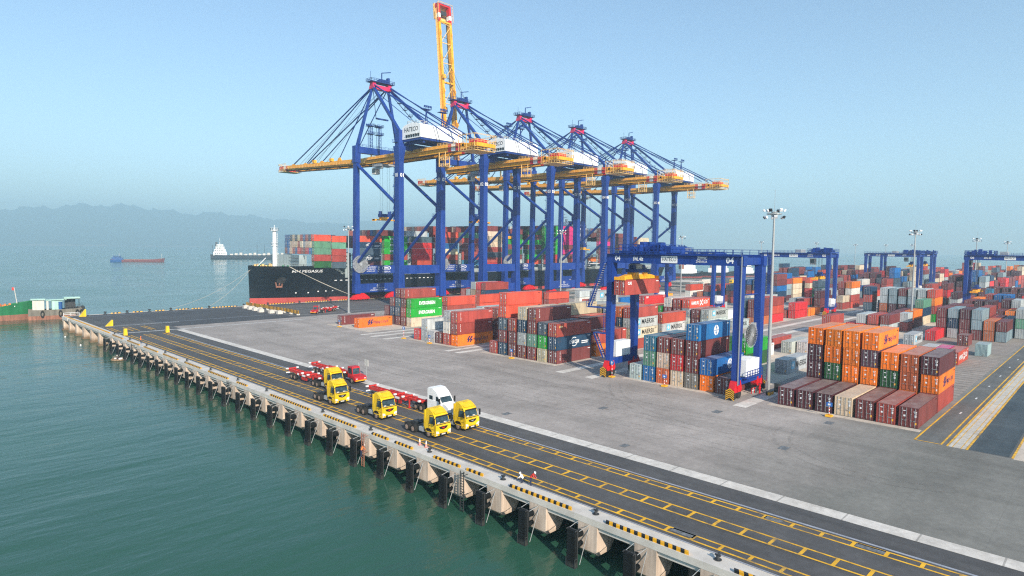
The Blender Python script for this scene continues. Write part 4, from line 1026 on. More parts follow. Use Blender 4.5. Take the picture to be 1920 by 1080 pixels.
    for k in range(8):
        for q in range(8): w.box(323.9, 324.0, SY0 + 4 + q * 3.3, SY0 + 5.0 + q * 3.3, 14 + k * 2.7, 15 + k * 2.7)
        for q in range(4): w.box(325.6 + q * 3.2, 326.6 + q * 3.2, SY0 + 1.9, SY0 + 2.0, 14 + k * 2.7, 15 + k * 2.7)
    w.build('window', 'glass', sup)
    w = MB(); 
    for q in range(11): w.box(323.9, 324.0, SY0 + 1 + q * 2.85, SY0 + 3.3 + q * 2.85, 38.3, 39.5)
    for q in range(4): w.box(324.8 + q * 2.5, 326.8 + q * 2.5, SY0 + .3, SY0 + .4, 38.3, 39.5)
    w.build('bridge_window', 'glass', sup)
    m = MB(); m.box(328, 333, SYC - 2.5, SYC + 2.5, 40.2, 42.5); m.tube((330, SYC, 42.5), (330, SYC, 49.5), .5, 8, 0, .25); m.box(329.4, 330.6, SYC - 3, SYC + 3, 45.4, 45.8); m.box(329.4, 330.6, SYC - 2, SYC + 2, 47.5, 47.8)
    m.tube((326, SYC - 6, 40.2), (326, SYC - 6, 44), .8, 10); m.tube((327, SYC + 7, 40.2), (327, SYC + 7, 43), .9, 10)
    m.build('radar_mast', 'white_paint', sup)
    m = MB(); m.box(340, 348, SYC - 4, SYC + 6, 11, 41); m.box(341, 347, SYC - 3, SYC + 5, 41, 43.5, 1); m.build('funnel', ['white_paint', 'dark_steel'], root)
    m = MB(); m.prism([(340.5, 17.4), (341.5, 16.2), (347, 16.2), (348.3, 17.4), (347.4, 19), (345, 19.4), (343, 19.4), (341, 18.8)], 'y', SY0 + .4, SY0 + 3.2); m.build('lifeboat', 'orange_paint', root)
    m = MB(); 
    for x in (341, 347.5): m.beam((x, SY0 + 3.4, 13), (x, SY0 + 1, 20.5), .3, .3); m.box(x - .2, x + .2, SY0 + .5, SY0 + 3.4, 12, 12.3)
    m.box(339, 350, SY0 + .2, SY0 + 4, 14.6, 14.9); m.build('davit', 'white_paint', root)
    m = MB(); m.beam((350, SY0 - .6, 11.0), (366, SY0 - .6, 1.6), 1.0, .25); m.beam((350, SY0 - 1.1, 12.0), (366, SY0 - 1.1, 2.6), .08, .08); m.beam((350, SY0 - .1, 12), (366, SY0 - .1, 2.6), .08, .08); m.build('gangway', 'galvanised', root)
make_ship()

def make_ship_cargo():
    L = 13.6; ys = [SY0 + 1.35 + 2.5 * k for k in range(13)]
    near = {161.0: ('P N:C T N:C S', 10.9 + 4.0), 176.2: ('G:E R G:E G:E G:E', 15.1), 192.6: ('S K K K T', 15.1), 209.2: ('P R C B M S', 15.0), 226.0: ('A R R M R E', 15.0),
            242.6: ('K R T R C C C M', 13.3), 259.6: ('L M F M G F M', 15), 276.5: ('S G F M G M F', 15), 293.0: ('R K G:E G:E G:E G:E G:E G', 15),
            349.0: ('M P M V Z M P M', 15), 365.0: ('M Z T M P V M', 15), 381.0: ('Z:Z S S S S S', 16), 397.0: ('T L C C C', 18.5)}
    def put(x, y, spec, z, lab, group, L=L):
        H = 2.96
        for k, t in enumerate(spec.split()):
            code, _, logo = t.partition(':')
            n = len(spec.split()); lev = 'bottom' if k == 0 else 'top' if k == n - 1 else ORD[k + 1] + ' level'
            c = dict(block='ship', x=x, y=y, k=k, z=z + k * H, L=L, H=2.93, code=code, logo=logo, flip=False, n=n)
            if lab is None: BULK.append(c)
            else: place_container(c, f'{PAINT[code][0]} container on the ship, {lev}, {lab}', group, False)
    r = random.Random(9)
    bays = [b for b in near.items() if b[1]]
    g = 'containers on the ship, quay side'
    for i, (x, (sp, z)) in enumerate(bays):
        put(x, ys[0], sp, z, f'quay side of bay {ORD[i + 3]} from the bow', g)
        top = z + 2.96 * len(sp.split())
        for j in range(1, 13):
            n = len(sp.split()) + (1 if (i in (1, 2, 3, 4) and j > 1) else r.choice([0, 0, -1]))
            s = ' '.join(r.choice('MMMRRRVVSSKNTBCL') for _ in range(n))
            put(x, ys[j], ' '.join(s.split()[-2:]) if j < 3 else s.split()[-1], z + 2.96 * (n - 2 if j < 3 else n - 1), None, None)
    x = 310.0
    put(x, ys[0], 'S M Z M Z Z Z Z', 15.2, 'quay side just before the white bridge', g, 11.5)
    for j in range(1, 13): put(x, ys[j], 'M', 15.2 + 2.96 * 7, None, None, 11.5)
    # the two bays behind the breakwater
    front = ['V E', 'R:x B B B', 'B B B', 'C C N', 'R C C', 'B C N', 'R C T', 'B N C', 'K R C', 'K C R', 'S C B', 'S S N']
    front = ['M B B', 'B B B', 'C C N', 'R C C', 'B C N', 'K R C', 'R C R', 'M L B', 'K C R', 'B C N']
    yy = [SY0 + 3.9 + 2.5 * k for k in range(10)][::-1]
    for j, s in enumerate(front): put(139.2, yy[j], s, 20.9, f'front bay, {ORD[j + 1]} column from the far side', 'containers on the ship, front bay', 12.19)
    put(139.4, SY0 + 1.4, 'F R E E S', 14.95, 'front bay, quay side column beside the breakwater', g, 8.2)
    put(148.0, SY0 + 1.0, 'T R R E S', 14.6, 'second bay from the bow, quay side', g, 7.2)
make_ship_cargo()

def make_bulk():
    """containers past counting: the covered ones in the stacks, the far rows and the inside of the ship's stow"""
    m = bpy.data.materials.new('far_container_paint'); m.use_nodes = True; nt = m.node_tree; b = nt.nodes['Principled BSDF']
    at = nt.nodes.new('ShaderNodeAttribute'); at.attribute_name = 'paint'
    n = noise(nt, 0.5, 5, stretch=(1, 1, .4)); r = ramp(nt, n.outputs['Fac'], .3, (.75,) * 3, .7, (1.18,) * 3)
    nt.links.new(mix(nt, 1.0, at.outputs['Color'], r.outputs[0], 'MULTIPLY'), b.inputs['Base Color']); b.inputs['Roughness'].default_value = .55
    M['far_container_paint'] = m
    mb = MB(); cols = []
    rnd = random.Random(2)
    fr = random.Random(5)
    for ys, x0, x1 in (([65.0 - 3 * j for j in range(6)], 372, 690), ([105.0 - 3.05 * j for j in range(6)], 365, 700), ([135 - 3.05 * j for j in range(6)], 300, 640), ([170 - 3.05 * j for j in range(5)], 420, 560)):
        x = x0
        while x < x1:
            bs = fr.choice([2, 3, 4, 4, 5])
            for y in ys:
                if fr.random() < .1: continue
                code = fr.choice('MMMRRVVSNTNBLICKO')
                for k in range(max(1, bs + fr.choice([-1, 0, 0, 1]))):
                    if fr.random() < .6: code = fr.choice('MMMRRVVSNTNBLICKO')
                    BULK.append(dict(x=x, y=y, z=.02 + k * 2.75, L=12.19, H=2.75, code=code, plain=True))
            x += 14.3 if fr.random() < .85 else 26
    for c in BULK:
        L, H = c['L'], c['H']; x0, y0, z0 = c['x'] + rnd.uniform(-.08, .08), c['y'] - CW / 2, c['z']
        rgb = PAINT[c['code']][1]; f = rnd.uniform(.8, 1.2); rgb = tuple(min(.95, q * f) for q in rgb)
        n0 = len(mb.f)
        mb.box(x0, x0 + .1, y0, y0 + .1, z0, z0 + H); mb.box(x0, x0 + .1, y0 + CW - .1, y0 + CW, z0, z0 + H); mb.box(x0 + L - .1, x0 + L, y0, y0 + .1, z0, z0 + H); mb.box(x0 + L - .1, x0 + L, y0 + CW - .1, y0 + CW, z0, z0 + H)
        mb.box(x0 + .04, x0 + L - .04, y0 + .04, y0 + CW - .04, z0 + .1, z0 + H - .03)
        if not c.get('plain'):
          for q in range(int(L / .6)): mb.box(x0 + .3 + q * .6, x0 + .6 + q * .6, y0 + .01, y0 + CW - .01, z0 + .15, z0 + H - .12)
        n1 = len(mb.f)
        for q in (.35, .9, 1.5, 2.05): mb.box(x0, x0 + .03, y0 + q, y0 + q + .05, z0 + .1, z0 + H - .06)
        mb.box(x0 - .005, x0 + .03, y0 + 1.6, y0 + 1.9, z0 + 2.2, z0 + 2.4)
        cols += [(rgb, n1 - n0), ((.45, .46, .46), len(mb.f) - n1)]
    o = mb.build('far_containers', 'far_container_paint')
    at = o.data.attributes.new('paint', 'FLOAT_COLOR', 'FACE')
    flat = []
    for rgb, n in cols: flat += [rgb[0], rgb[1], rgb[2], 1.0] * n
    at.data.foreach_set('color', flat)
    tag(o, kind='stuff')
make_bulk()
# ------------------------------------------------------------------ ship-to-shore gantry cranes
# local frame: x along the quay, y towards the water, origin between the rails
YW, YL, XL = 16.5, -16.6, 11.1
HINGE = (19.0, 64.0)
def crane_boom(raised):
    b = MB()      # drawn from the hinge outwards, hinge at the origin
    n = 85.5; rise = 0.0 if raised else 3.2
    for sx in (-3.6, 3.6):
        b.beam((sx, 0, -0.2), (sx, n - 9, -0.2 + rise * (n - 9) / n), 1.3, 2.7, 0, 1.3, 2.3)
        b.beam((sx * 0.83, 0, -1.75), (sx * 0.83, n - 4, -1.7 + rise), 0.25, 0.5, 1)
        b.beam((sx * 1.25, 0, -0.9), (sx * 1.25, n - 2, -0.8 + rise), 0.9, 0.1, 2)
        b.rail([(sx * 1.36, 0, -0.85), (sx * 1.36, n - 2, -0.75 + rise)], 1.1, 3.0, 0.05, 2)
    for k in range(8):
        y = 3 + k * 10.5; z = rise * y / n
        b.box(-3.6, 3.6, y, y + (0.8 if k in (0, 4, 7) else .3), z + 0.2, z + (1.1 if k in (0, 4, 7) else .5), 0 if k in (0, 4, 7) else 2)
        b.beam((-3.6, y, z + .8), (3.6, min(n - 10, y + 10.5), z + .9), 0.22, 0.22, 2)
        b.box(-3.2, 3.2, y + 4, y + 4.2, z - 1.7, z - 1.5, 1)
    for y, h in ((24, 2.6), (41, 1.9), (58, 1.6), (71, 1.6)):      # stay brackets, sheaves
        z = rise * y / n
        for sx in (-3.6, 3.6): b.prism([(y - 2, z + 1.0), (y + 2, z + 1.0), (y + .5, z + h), (y - .5, z + h)], 'x', sx - .3, sx + .3, 0)
    for y in (30, 47): b.box(-4.6, -3.2, y, y + 2, rise * y / n + 1.2, rise * y / n + 2.6, 0)
    z = rise * 8 / n; b.box(-4.4, -4.1, 8, 9, z + .8, z + 6.4, 2); b.box(4.1, 4.4, 8, 9, z + .8, z + 6.4, 2)
    o = b.build('boom', ['crane_yellow', 'dark_steel', 'rail_yellow'])
    t = MB()
    for sx in (-3.6, 3.6):
        for k, (a, c, mm) in enumerate(((n - 9, n - 6.6, 0), (n - 6.6, n - 4.4, 1), (n - 4.4, n, 0))):
            t.beam((sx, a, -0.2 + rise * a / n), (sx, c, -0.2 + rise * c / n), 1.34, 2.3, mm)
    t.box(-4.3, 4.3, n - 0.2, n + 0.8, rise - 1.3, rise + 0.9, 0); t.box(-4.3, 4.3, n - 8.8, n - 8.0, rise - .8, rise + 0.5, 2)
    t.rail([(-4.8, n - 8, rise + .9), (-4.8, n + 1, rise + .9), (4.8, n + 1, rise + .9), (4.8, n - 8, rise + .9)], 1.1, 1.6, .05, 2)
    t.box(-4.9, 4.9, n - 7, n + 1, rise - 2.3, rise - 2.1, 2); t.rail([(-4.9, n - 7, rise - 2.1), (-4.9, n + 1, rise - 2.1), (4.9, n + 1, rise - 2.1)], 1.0, 1.6, .05, 2)
    t.box(-2.4, 2.4, n - 3.2, n - 2.8, rise - .5, rise + .1, 1) if not raised else t.box(-2.2, 2.2, n - 4.6, n - 2.4, -.6, -.2, 3)
    tt = t.build('boom_tip', ['signal_red', 'white_paint', 'rail_yellow', 'dark_steel'], o)
    return o

def sts_crane(num, uc, label, raised=False, spreader=None, parts_from=None):
    r = empty('quay_crane', label, 'quay crane', (uc, 234.5, 0.02), 0, 'blue quay cranes beside the ship')
    B_ = 'crane_blue'
    def P(mb, name, mats=B_, parent=r): return mb.build(name, mats, parent)
    # legs
    for sx in (-1, 1):
        x = sx * XL
        m = MB().frustum(x, YW, 3.3, 13, 2.9, 3.0, 2.3, 2.6); m.frustum(x, YW, 13, 69, 2.2, 2.5, 1.9, 2.2, 0, x, YW - 0.6); m.box(x - 1.3, x + 1.3, YW - 2, YW + .8, 62, 69.5)
        P(m, 'waterside_leg')
        m = MB().frustum(x, YL, 3.3, 13, 3.4, 3.6, 2.9, 3.2); m.frustum(x, YL, 13, 67.5, 2.7, 3.0, 2.4, 2.7); m.frustum(x, YL, 60, 66, 2.5, 2.8, 3.6, 3.8); m.frustum(x, YL, 66, 72.6, 2.6, 2.8, 2.2, 2.3); m.box(x - 1.9, x + 1.9, YL - 1.0, YL + 2.4, 67.6, 67.8); m.rail([(x - 1.9, YL + 2.4, 67.8), (x + 1.9, YL + 2.4, 67.8)], 1.1, 1.2, .05)
        if sx < 0:
            for k in range(12): m.box(x - 1.9, x - 1.2, YL + 1.5, YL + 2.3, 8 + k * 4.6, 8.15 + k * 4.6); m.box(x - 1.9, x - 1.8, YL + 1.5, YL + 1.6, 8 + k * 4.6, 9.2 + k * 4.6)
            for q in (0, .45): m.box(x - 1.55 + q, x - 1.48 + q, YL + 1.75, YL + 1.82, 4, 62)
        m.text('%02d' % num, (x - .75, YL - 1.62, 53.5), (1, 0, 0), (0, 0, 1), 1.5, 1, bold=.03)
        m.text('%02d' % num, (x - 1.5, YL + .75, 53.5), (0, -1, 0), (0, 0, 1), 1.5, 1, bold=.03)
        P(m, 'landside_leg', [B_, 'white_paint'])
    # sill and portal beams along the rails
    for y, nm in ((YW, 'w'), (YL, 'l')):
        m = MB().box(-XL - 1.6, XL + 1.6, y - 1.1, y + 1.1, 3.6, 7.6)
        yy = y - 1.13
        m.text('%02d' % num, (-.9, yy, 6.1), (1, 0, 0), (0, 0, 1), 1.2, 1)
        m.text('SAFE WORKING LOAD', (-3.0, yy, 5.2), (1, 0, 0), (0, 0, 1), .55, 1, width=6.4); m.text('UNDER SPREADER 65 T', (-4.6, yy, 4.3), (1, 0, 0), (0, 0, 1), .55, 1, width=9.5)
        P(m, 'sill_beam', [B_, 'white_paint'])
        z0, z1 = (12.2, 15.9) if nm == 'w' else (13.4, 17)
        m = MB().box(-XL, XL, y - .9, y + .9, z0, z1)
        if nm == 'w':
            yy = y - .93
            for k, tx in enumerate(('SWL UNDER SPREADER 65 T', 'SWL UNDER HOOK 75 T', 'OUTREACH 65 M')): m.text(tx, (-6.2, yy, 14.9 - k * .95), (1, 0, 0), (0, 0, 1), .62, 1, width=5.4 - k * .5)
            for k in range(3): m.box(-.2, .8 - .2 * k, yy - .01, yy, 14.9 - k * .95, 15.4 - k * .95, 1)
            vs = []
            for q in range(24):
                t = 2 * pi * q / 24
                for rr in (1.0, .84): vs.append((4.6 + 2.5 * rr * cos(t), yy, 14.7 + 1.0 * rr * sin(t)))
            m.add(vs, [(2 * q, 2 * q + 1, (2 * q + 3) % 48, (2 * q + 2) % 48) for q in range(24)], 1)
            m.text('ZPMC', (3.2, yy, 14.3), (1, 0, 0), (0, 0, 1), .8, 1, width=2.8, bold=.03); m.text('ZHENHUA', (2.4, yy, 12.6), (1, 0, 0), (0, 0, 1), .75, 1, width=4.4)
        P(m, 'portal_beam', [B_, 'white_paint'])
    for y in (YW, YL):       # bogies
        for sx in (-1, 1):
            x = sx * 9.2; m = MB()
            m.prism([(x - 4.8, 1.1), (x - 3.6, 2.2), (x - 1.6, 3.4), (x + 1.6, 3.4), (x + 3.6, 2.2), (x + 4.8, 1.1), (x + 4.6, .5), (x - 4.6, .5)], 'y', y - .75, y + .75)
            for k in range(8): m.tube((x - 4.2 + k * 1.2, y - .55, .42), (x - 4.2 + k * 1.2, y + .55, .42), .4, 12, 1)
            for k in range(4): m.box(x - 4.4 + k * 2.4, x - 3.0 + k * 2.4, y - 1.05, y - .7, .7, 1.8)
            m.tube((x + sx * 4.8, y, 1), (x + sx * 5.6, y, 1), .3, 10)
            P(m, 'bogie', ['signal_red', 'dark_steel'])
    # braces between waterside and landside legs, one K on each side
    for sx in (-1, 1):
        x = sx * XL
        for p, q, w in (((x, YW - .8, 61.5), (x, YL + 1.2, 41.8), 1.25), ((x, YL + 1.2, 40.6), (x, YW - .8, 17.0), 1.2)):
            P(MB().tube(p, q, w * .58, 10), 'brace')
        m = MB().prism([(YL + 1.0, 38.5), (YL + 3.4, 40.2), (YL + 3.4, 42.2), (YL + 1.0, 44)], 'x', x - .4, x + .4)
        m.box(x - .9, x + .9, YL + 2.5, YL + 5.2, 38.2, 38.4); m.rail([(x - .9, YL + 5.2, 38.4), (x + .9, YL + 5.2, 38.4)], 1.1, .8, .05)
        m.beam((x, YL + 5, 38.2), (x, YL + 1, 34.8), .2, .2)
        P(m, 'brace_gusset')
    # cross beams at the top, with railings and two lamp towers
    m = MB().box(-XL, XL, YW - 2.3, YW + .1, 66.4, 69.2); m.rail([(-XL, YW - 2.2, 69.2), (XL, YW - 2.2, 69.2)], 1.1, 2, .05)
    P(m, 'waterside_cross_beam')
    for x in (-4.2, 0.4):
        t = MB()
        for dx in (-.7, .7):
            for dy in (-.7, .7): t.box(x + dx - .09, x + dx + .09, YW - 1.2 + dy - .09, YW - 1.2 + dy + .09, 69.2, 79)
        for k in range(6): t.box(x - .7, x + .7, YW - 1.9, YW - 1.8, 70 + k * 1.6, 70.15 + k * 1.6); t.beam((x - .7, YW - 1.85, 70 + k * 1.6), (x + .7, YW - 1.85, 71.6 + k * 1.6), .1, .1)
        for z in (75.5, 79): t.box(x - 1.7, x + 1.7, YW - 2.6, YW + .2, z, z + .15); t.rail([(x - 1.7, YW - 2.6, z), (x + 1.7, YW - 2.6, z), (x + 1.7, YW + .2, z)], 1.1, .9, .05)
        for k in range(4): t.box(x - 1.5 + k * .85, x - .9 + k * .85, YW - .2, YW + .1, 79.4, 80.2)
        P(t, 'lamp_tower', 'crane_dark_blue')
    m = MB().box(-XL, XL, YL - 1.1, YL + 1.1, 64.8, 67.4); P(m, 'landside_cross_beam')
    # A-frame and head
    for sx in (-1, 1):
        P(MB().beam((sx * XL, YW - 1.2, 69), (sx * 4.2, 13.6, 96.2), 1.2, 1.3, 0, .9, .9), 'mast_leg')
        P(MB().beam((sx * 4.4, 12.2, 95.8), (sx * (XL - .1), YL + .4, 72.4), 1.1, 1.1, 0, 1.2, 1.2), 'mast_back_leg')
    m = MB().box(-3.2, 3.2, 11.8, 12.6, 82, 82.6); m.beam((-4.6, 12.4, 95), (5.5, -2, 81), .3, .3)
    for k in range(7): m.box(4.7 + k * .6, 6.6 + k * .6, 10.0 - k * 3.2, 11.4 - k * 3.2, 93 - k * 3.3, 93.15 - k * 3.3); m.rail([(4.8 + k * .6, 10 - k * 3.2, 93.1 - k * 3.3), (6.6 + k * .6, 10 - k * 3.2, 93.1 - k * 3.3)], 1, 1, .05)
    m.beam((4.9, 10.7, 92.9), (9.1, -9, 73.2), .12, .3); m.beam((-3.2, 12.2, 82.3), (-4.6, 12.4, 95), .2, .2)
    P(m, 'mast_stair', 'crane_dark_blue')
    m = MB().box(-4.8, 4.8, 12, 14.4, 95.4, 97.2); m.prism([(11.2, 95.4), (15.2, 95.4), (14.2, 98.4), (12.2, 98.4)], 'x', -5.0, -3.4); m.prism([(11.2, 95.4), (15.2, 95.4), (14.2, 98.4), (12.2, 98.4)], 'x', 3.4, 5.0)
    P(m, 'mast_head', 'apex_pink')
    m = MB().box(-6.2, 6.2, 11.2, 15.6, 98.4, 98.6); m.rail([(-6.2, 11.2, 98.6), (6.2, 11.2, 98.6), (6.2, 15.6, 98.6), (-6.2, 15.6, 98.6), (-6.2, 11.2, 98.6)], 1.2, 1.3, .06)
    m.box(-1, 3.6, 12, 14.6, 98.6, 100.2); m.beam((.4, 13, 98.6), (.4, 13, 103.2), .35, .35); m.beam((.4, 13, 103.2), (5.2, 13, 104.4), .35, .35); m.box(3.4, 4.4, 12.4, 14, 98.6, 101.5); m.tube((-5.5, 13, 98.6), (-5.5, 13, 103), .08, 5)
    P(m, 'head_platform', 'crane_dark_blue')
    # main girder
    g = MB(); y0, y1 = -60.5, HINGE[0]
    for sx in (-3.6, 3.6):
        g.box(sx - .7, sx + .7, -39.5, y1, 62.3, 65.2, 0)
        for a, c, mm in ((-41.5, -39.5, 3), (-44, -41.5, 4), (-48, -44, 3)): g.box(sx - .72, sx + .72, a, c, 62.4, 65.15, mm)
        g.box(sx * .83 - .12, sx * .83 + .12, -46, y1, 61.9, 62.3, 1)
        g.box(sx * 1.2 - .05, sx * 1.2 + .9 * (1 if sx > 0 else -1), -46, y1, 63.9, 64.0, 2); g.rail([(sx * 1.42, -46, 64), (sx * 1.42, y1, 64)], 1.1, 3, .05, 2)
        g.rail([(sx, -44, 65.2), (sx, -32, 65.2)], 1.1, 2, .05, 2)
    for k in range(8): g.box(-3, 3, y1 - 3 - k * 9, y1 - 2 - k * 9, 64.4, 65.0, 0)
    g.box(-4.4, 4.4, -49, -47, 62.6, 65.0, 0)
    P(g, 'main_girder', ['crane_yellow', 'dark_steel', 'rail_yellow', 'signal_red', 'white_paint'])
    m = MB().box(-5.6, 5.6, -56, -47.2, 61.6, 61.8, 2); m.box(-4.4, 4.4, -55.5, -48, 63.6, 64.6, 0); m.box(-4.8, 4.8, -57, -55.5, 63.0, 64.4, 0); m.box(-2.6, 2.8, -54.5, -50, 64.6, 66.2, 1)
    for sx in (-4.2, 4.2): m.beam((sx, -47, 62.6), (sx, -56, 64.2), .5, .6, 0)
    for a, b2 in ((61.8, 1.1), (64.6, 1.1), (67.2, .6)): m.rail([(-5.6, -47.2, a), (-5.6, -56.6, a), (5.6, -56.6, a), (5.6, -47.2, a)], b2, 1.5, .05, 2)
    for sx in (-5.6, 5.6):
        for y in (-47.5, -52, -56.5): m.box(sx - .07, sx + .07, y, y + .14, 61.8, 67.8, 2)
    P(m, 'rear_platform', ['crane_yellow', 'signal_red', 'rail_yellow'])
    m = MB()       # hanging service cage under the girder
    for x in (-5.2, -3.0): 
        for y in (-39, -35.2): m.box(x - .12, x + .12, y - .12, y + .12, 56.8, 62.4)
    for z in (56.8, 59.4): m.rail([(-5.2, -39, z), (-3, -39, z), (-3, -35.2, z), (-5.2, -35.2, z), (-5.2, -39, z)], 1.1, 1.2, .06); m.box(-5.2, -3, -39, -35.2, z - .1, z)
    P(m, 'service_cage', 'rail_yellow')
    # machine house over the landside legs
    hx0, hx1, hy0, hy1, z0, z1 = -10.6, 11.2, -30.2, -17.95, 68.5, 74.5
    m = MB().prism([(hy0, z0), (hy1, z0), (hy1, z1 - 1.25), (hy1 - 1.2, z1 - .45), (hy1 - 3.4, z1), (hy0 + 3.4, z1), (hy0 + 1.2, z1 - .45), (hy0, z1 - 1.25)], 'x', hx0, hx1)

    for x in range(7): m.box(hx0 + 1 + x * 3.2, hx0 + 1.06 + x * 3.2, hy0 - .03, hy0, z0 + .2, z1 - 1.4)
    m.box(hx0 - .04, hx0, hy0 + 2.6, hy0 + 2.66, z0 + .2, z1 - .1)
    m.text('HATECO', (hx0 - .05, hy1 - 1.3, 71.3), (0, -1, 0), (0, 0, 1), 1.75, 1, width=9.2, bold=.01)
    for k in range(6): m.box(hx0 - .12, hx0 - .02, hy1 - 2.6 - k * 1.55, hy1 - 3.6 - k * 1.55, 69.0, 70.0, 2); m.box(hx0 - .5, hx0 - .02, hy1 - 2.6 - k * 1.55, hy1 - 3.6 - k * 1.55, 69.9, 70.05, 2)
    m.box(hx0 + 14, hx0 + 15, hy0 - .06, hy0 - .01, z0 + 2.2, z0 + 3.2, 3)
    hs = P(m, 'machine_house', ['white_paint', 'black_paint', 'dark_steel', 'steel'])
    m = MB().rail([(hx0 + .2, hy0 + 3.2, z1), (hx1 - .2, hy0 + 3.2, z1), (hx1 - .2, hy1 - 3.2, z1), (hx0 + .2, hy1 - 3.2, z1), (hx0 + .2, hy0 + 3.2, z1)], 1.1, 2, .05); m.build('roof_railing', 'off_white', hs)
    m = MB().box(hx0 + .2, hx1 - .2, hy0 + .2, hy1 - .2, 67.6, 68.48); m.box(hx0 + 2, hx0 + 3, hy0 + 1, hy1 + 2, 66.6, 67.6); m.box(hx1 - 3, hx1 - 2, hy0 + 1, hy1 + 2, 66.6, 67.6); P(m, 'house_base', 'crane_dark_blue')
    for x in (-3.0, 5.6):
        m = MB()
        for d in (-.8, .8): m.beam((x + d, -24, z1), (x, -24, z1 + 7), .22, .22); m.beam((x, -24 + d, z1), (x, -24, z1 + 7), .22, .22)
        m.box(x - 2, x + 2, -25, -23, z1 + 6.6, z1 + 6.8); m.rail([(x - 2, -25, z1 + 6.8), (x + 2, -25, z1 + 6.8)], 1.1, .8, .05)
        for k in range(4): m.box(x - 1.8 + k, x - 1.2 + k, -25.2, -24.9, z1 + 7.4, z1 + 8.1)
        P(m, 'roof_lamp_frame', 'crane_dark_blue')
    # stays
    for sx in (-1, 1):
        for p, q, w in (((sx * 4, 11.8, 96.6), (sx * 3.6, -47.5, 66.8), .42), ((sx * 4.4, 12.0, 97.2), (sx * 4.6, -44.0, 66.6), .36)):
            if w > .4 or sx < 0 or True: P(MB().tube(p, q, w * .62, 6), 'back_stay')
        if not raised:
            for yb in (71 - 0.5, 56): 
                z = 64 + 3.2 * yb / 85.5 + 1.5
                P(MB().tube((sx * 3.8, 14.6, 96.4), (sx * 3.6, HINGE[0] + yb, z), .3 if yb > 60 else .26, 6), 'fore_stay')
            P(MB().tube((sx * 3.8, 14.4, 95.6), (sx * 3.6, HINGE[0] + 24, 67.2), .24, 6), 'inner_stay')
            m = MB()
            for k, yb in enumerate((66, 62, 48)): m.tube((sx * (2.2 + k * .3), 14, 97.5), (sx * 2.4, HINGE[0] + yb, 64 + 3.2 * yb / 85.5 + 1.4), .07, 5)
            P(m, 'hoist_rope', 'dark_steel')
        else:
            m = MB(); m.tube((sx * 3, 12.4, 99), (sx * 2.6, HINGE[0] + 9.2, 64 + 62), .08, 5); m.tube((sx * 2.4, 12.0, 99), (sx * 2, HINGE[0] + 8.6, 64 + 56), .08, 5); P(m, 'hoist_rope', 'dark_steel')
            P(MB().tube((sx * 3.8, 14.6, 96.4), (sx * 3.8, HINGE[0] + 2.6, 84), .26, 6), 'fore_stay')
    b = crane_boom(raised); b.parent = r; b.location = (0, HINGE[0], HINGE[1])
    if raised: b.rotation_euler = (radians(84.5), 0, 0)
    # cable reel by the waterside leg
    m = MB(); cx, cz, rr = -XL + 1.0, 16.6, 4.0; y = YW - 2.0
    for k in range(36):
        t = 2 * pi * k / 36; t1 = t + 2 * pi / 36 * .62
        m.add([(cx + .7 * cos(t), y, cz + .7 * sin(t)), (cx + rr * cos(t), y, cz + rr * sin(t)), (cx + rr * cos(t1), y, cz + rr * sin(t1)), (cx + .7 * cos(t1), y, cz + .7 * sin(t1)),
               (cx + .7 * cos(t), y + .16, cz + .7 * sin(t)), (cx + rr * cos(t), y + .16, cz + rr * sin(t)), (cx + rr * cos(t1), y + .16, cz + rr * sin(t1)), (cx + .7 * cos(t1), y + .16, cz + .7 * sin(t1))], [(0, 1, 2, 3), (4, 7, 6, 5), (1, 5, 6, 2), (0, 4, 5, 1), (2, 6, 7, 3)])
    m.tube((cx, y - .3, cz), (cx, y + .8, cz), .8, 12); m.tube((cx, y + .16, cz), (cx, y + .7, cz), 2.2, 18, 1); m.box(cx + .5, cx + 5.0, y + .3, y + .9, cz - .8, cz - .2, 0)
    P(m, 'cable_reel', ['steel', 'dark_steel'])
    # trolley, cab
    ty = 4.0 if spreader is None else spreader[0]
    m = MB().box(-3.8, 3.8, ty - 3, ty + 3, 61.0, 61.8); m.box(-3.4, -2.6, ty - 2.6, ty + 2.6, 59.6, 61); m.rail([(-4.6, ty - 3, 60.8), (-4.6, ty + 3, 60.8)], 1, 1, .05); m.box(-4.6, -3.2, ty - 3, ty + 3, 60.6, 60.8); P(m, 'trolley', 'steel')
    m = MB().box(-3.0, -.6, ty + 3.2, ty + 6.0, 57.6, 60.6); cab = P(m, 'operator_cab', 'off_white')
    MB().box(-3.04, -3.0, ty + 3.5, ty + 5.7, 58.2, 60.0).build('window', 'glass', cab)
    if spreader:
        sy, sz = spreader
        m = MB().box(-6.1, 6.1, sy - .9, sy + .9, sz, sz + .55); m.box(-2.4, 2.4, sy - 1.1, sy + 1.1, sz + .55, sz + 1.5); m.box(-6.1, -5.6, sy - 1.2, sy + 1.2, sz - .3, sz + .6); m.box(5.6, 6.1, sy - 1.2, sy + 1.2, sz - .3, sz + .6)
        m.box(-3, 3, sy - 1.1, sy + 1.1, sz + 1.5, sz + 3.0, 1)
        for q in (-2.5, 2.5): m.tube((q, sy, sz + 3), (q, sy, sz + 4.2), .8, 10, 1)
        P(m, 'spreader', ['crane_yellow', 'crane_dark_blue'])
        m = MB()
        for q in (-2.6, -1.2, 1.2, 2.6): m.tube((q, sy, sz + 3), (q, sy, 61), .05, 4)
        P(m, 'hoist_rope', 'dark_steel')
    return r
sts_crane(1, 167.1, 'nearest blue quay crane, numbered 01, with its yellow boom lowered over the bow', False, (10.0, 36.5))
sts_crane(2, 214.8, 'blue quay crane numbered 02 with its yellow and red boom raised upright', True, (-2, 37))
sts_crane(3, 262.4, 'blue quay crane numbered 03, next beyond the crane with the raised boom', False, (24.0, 30))
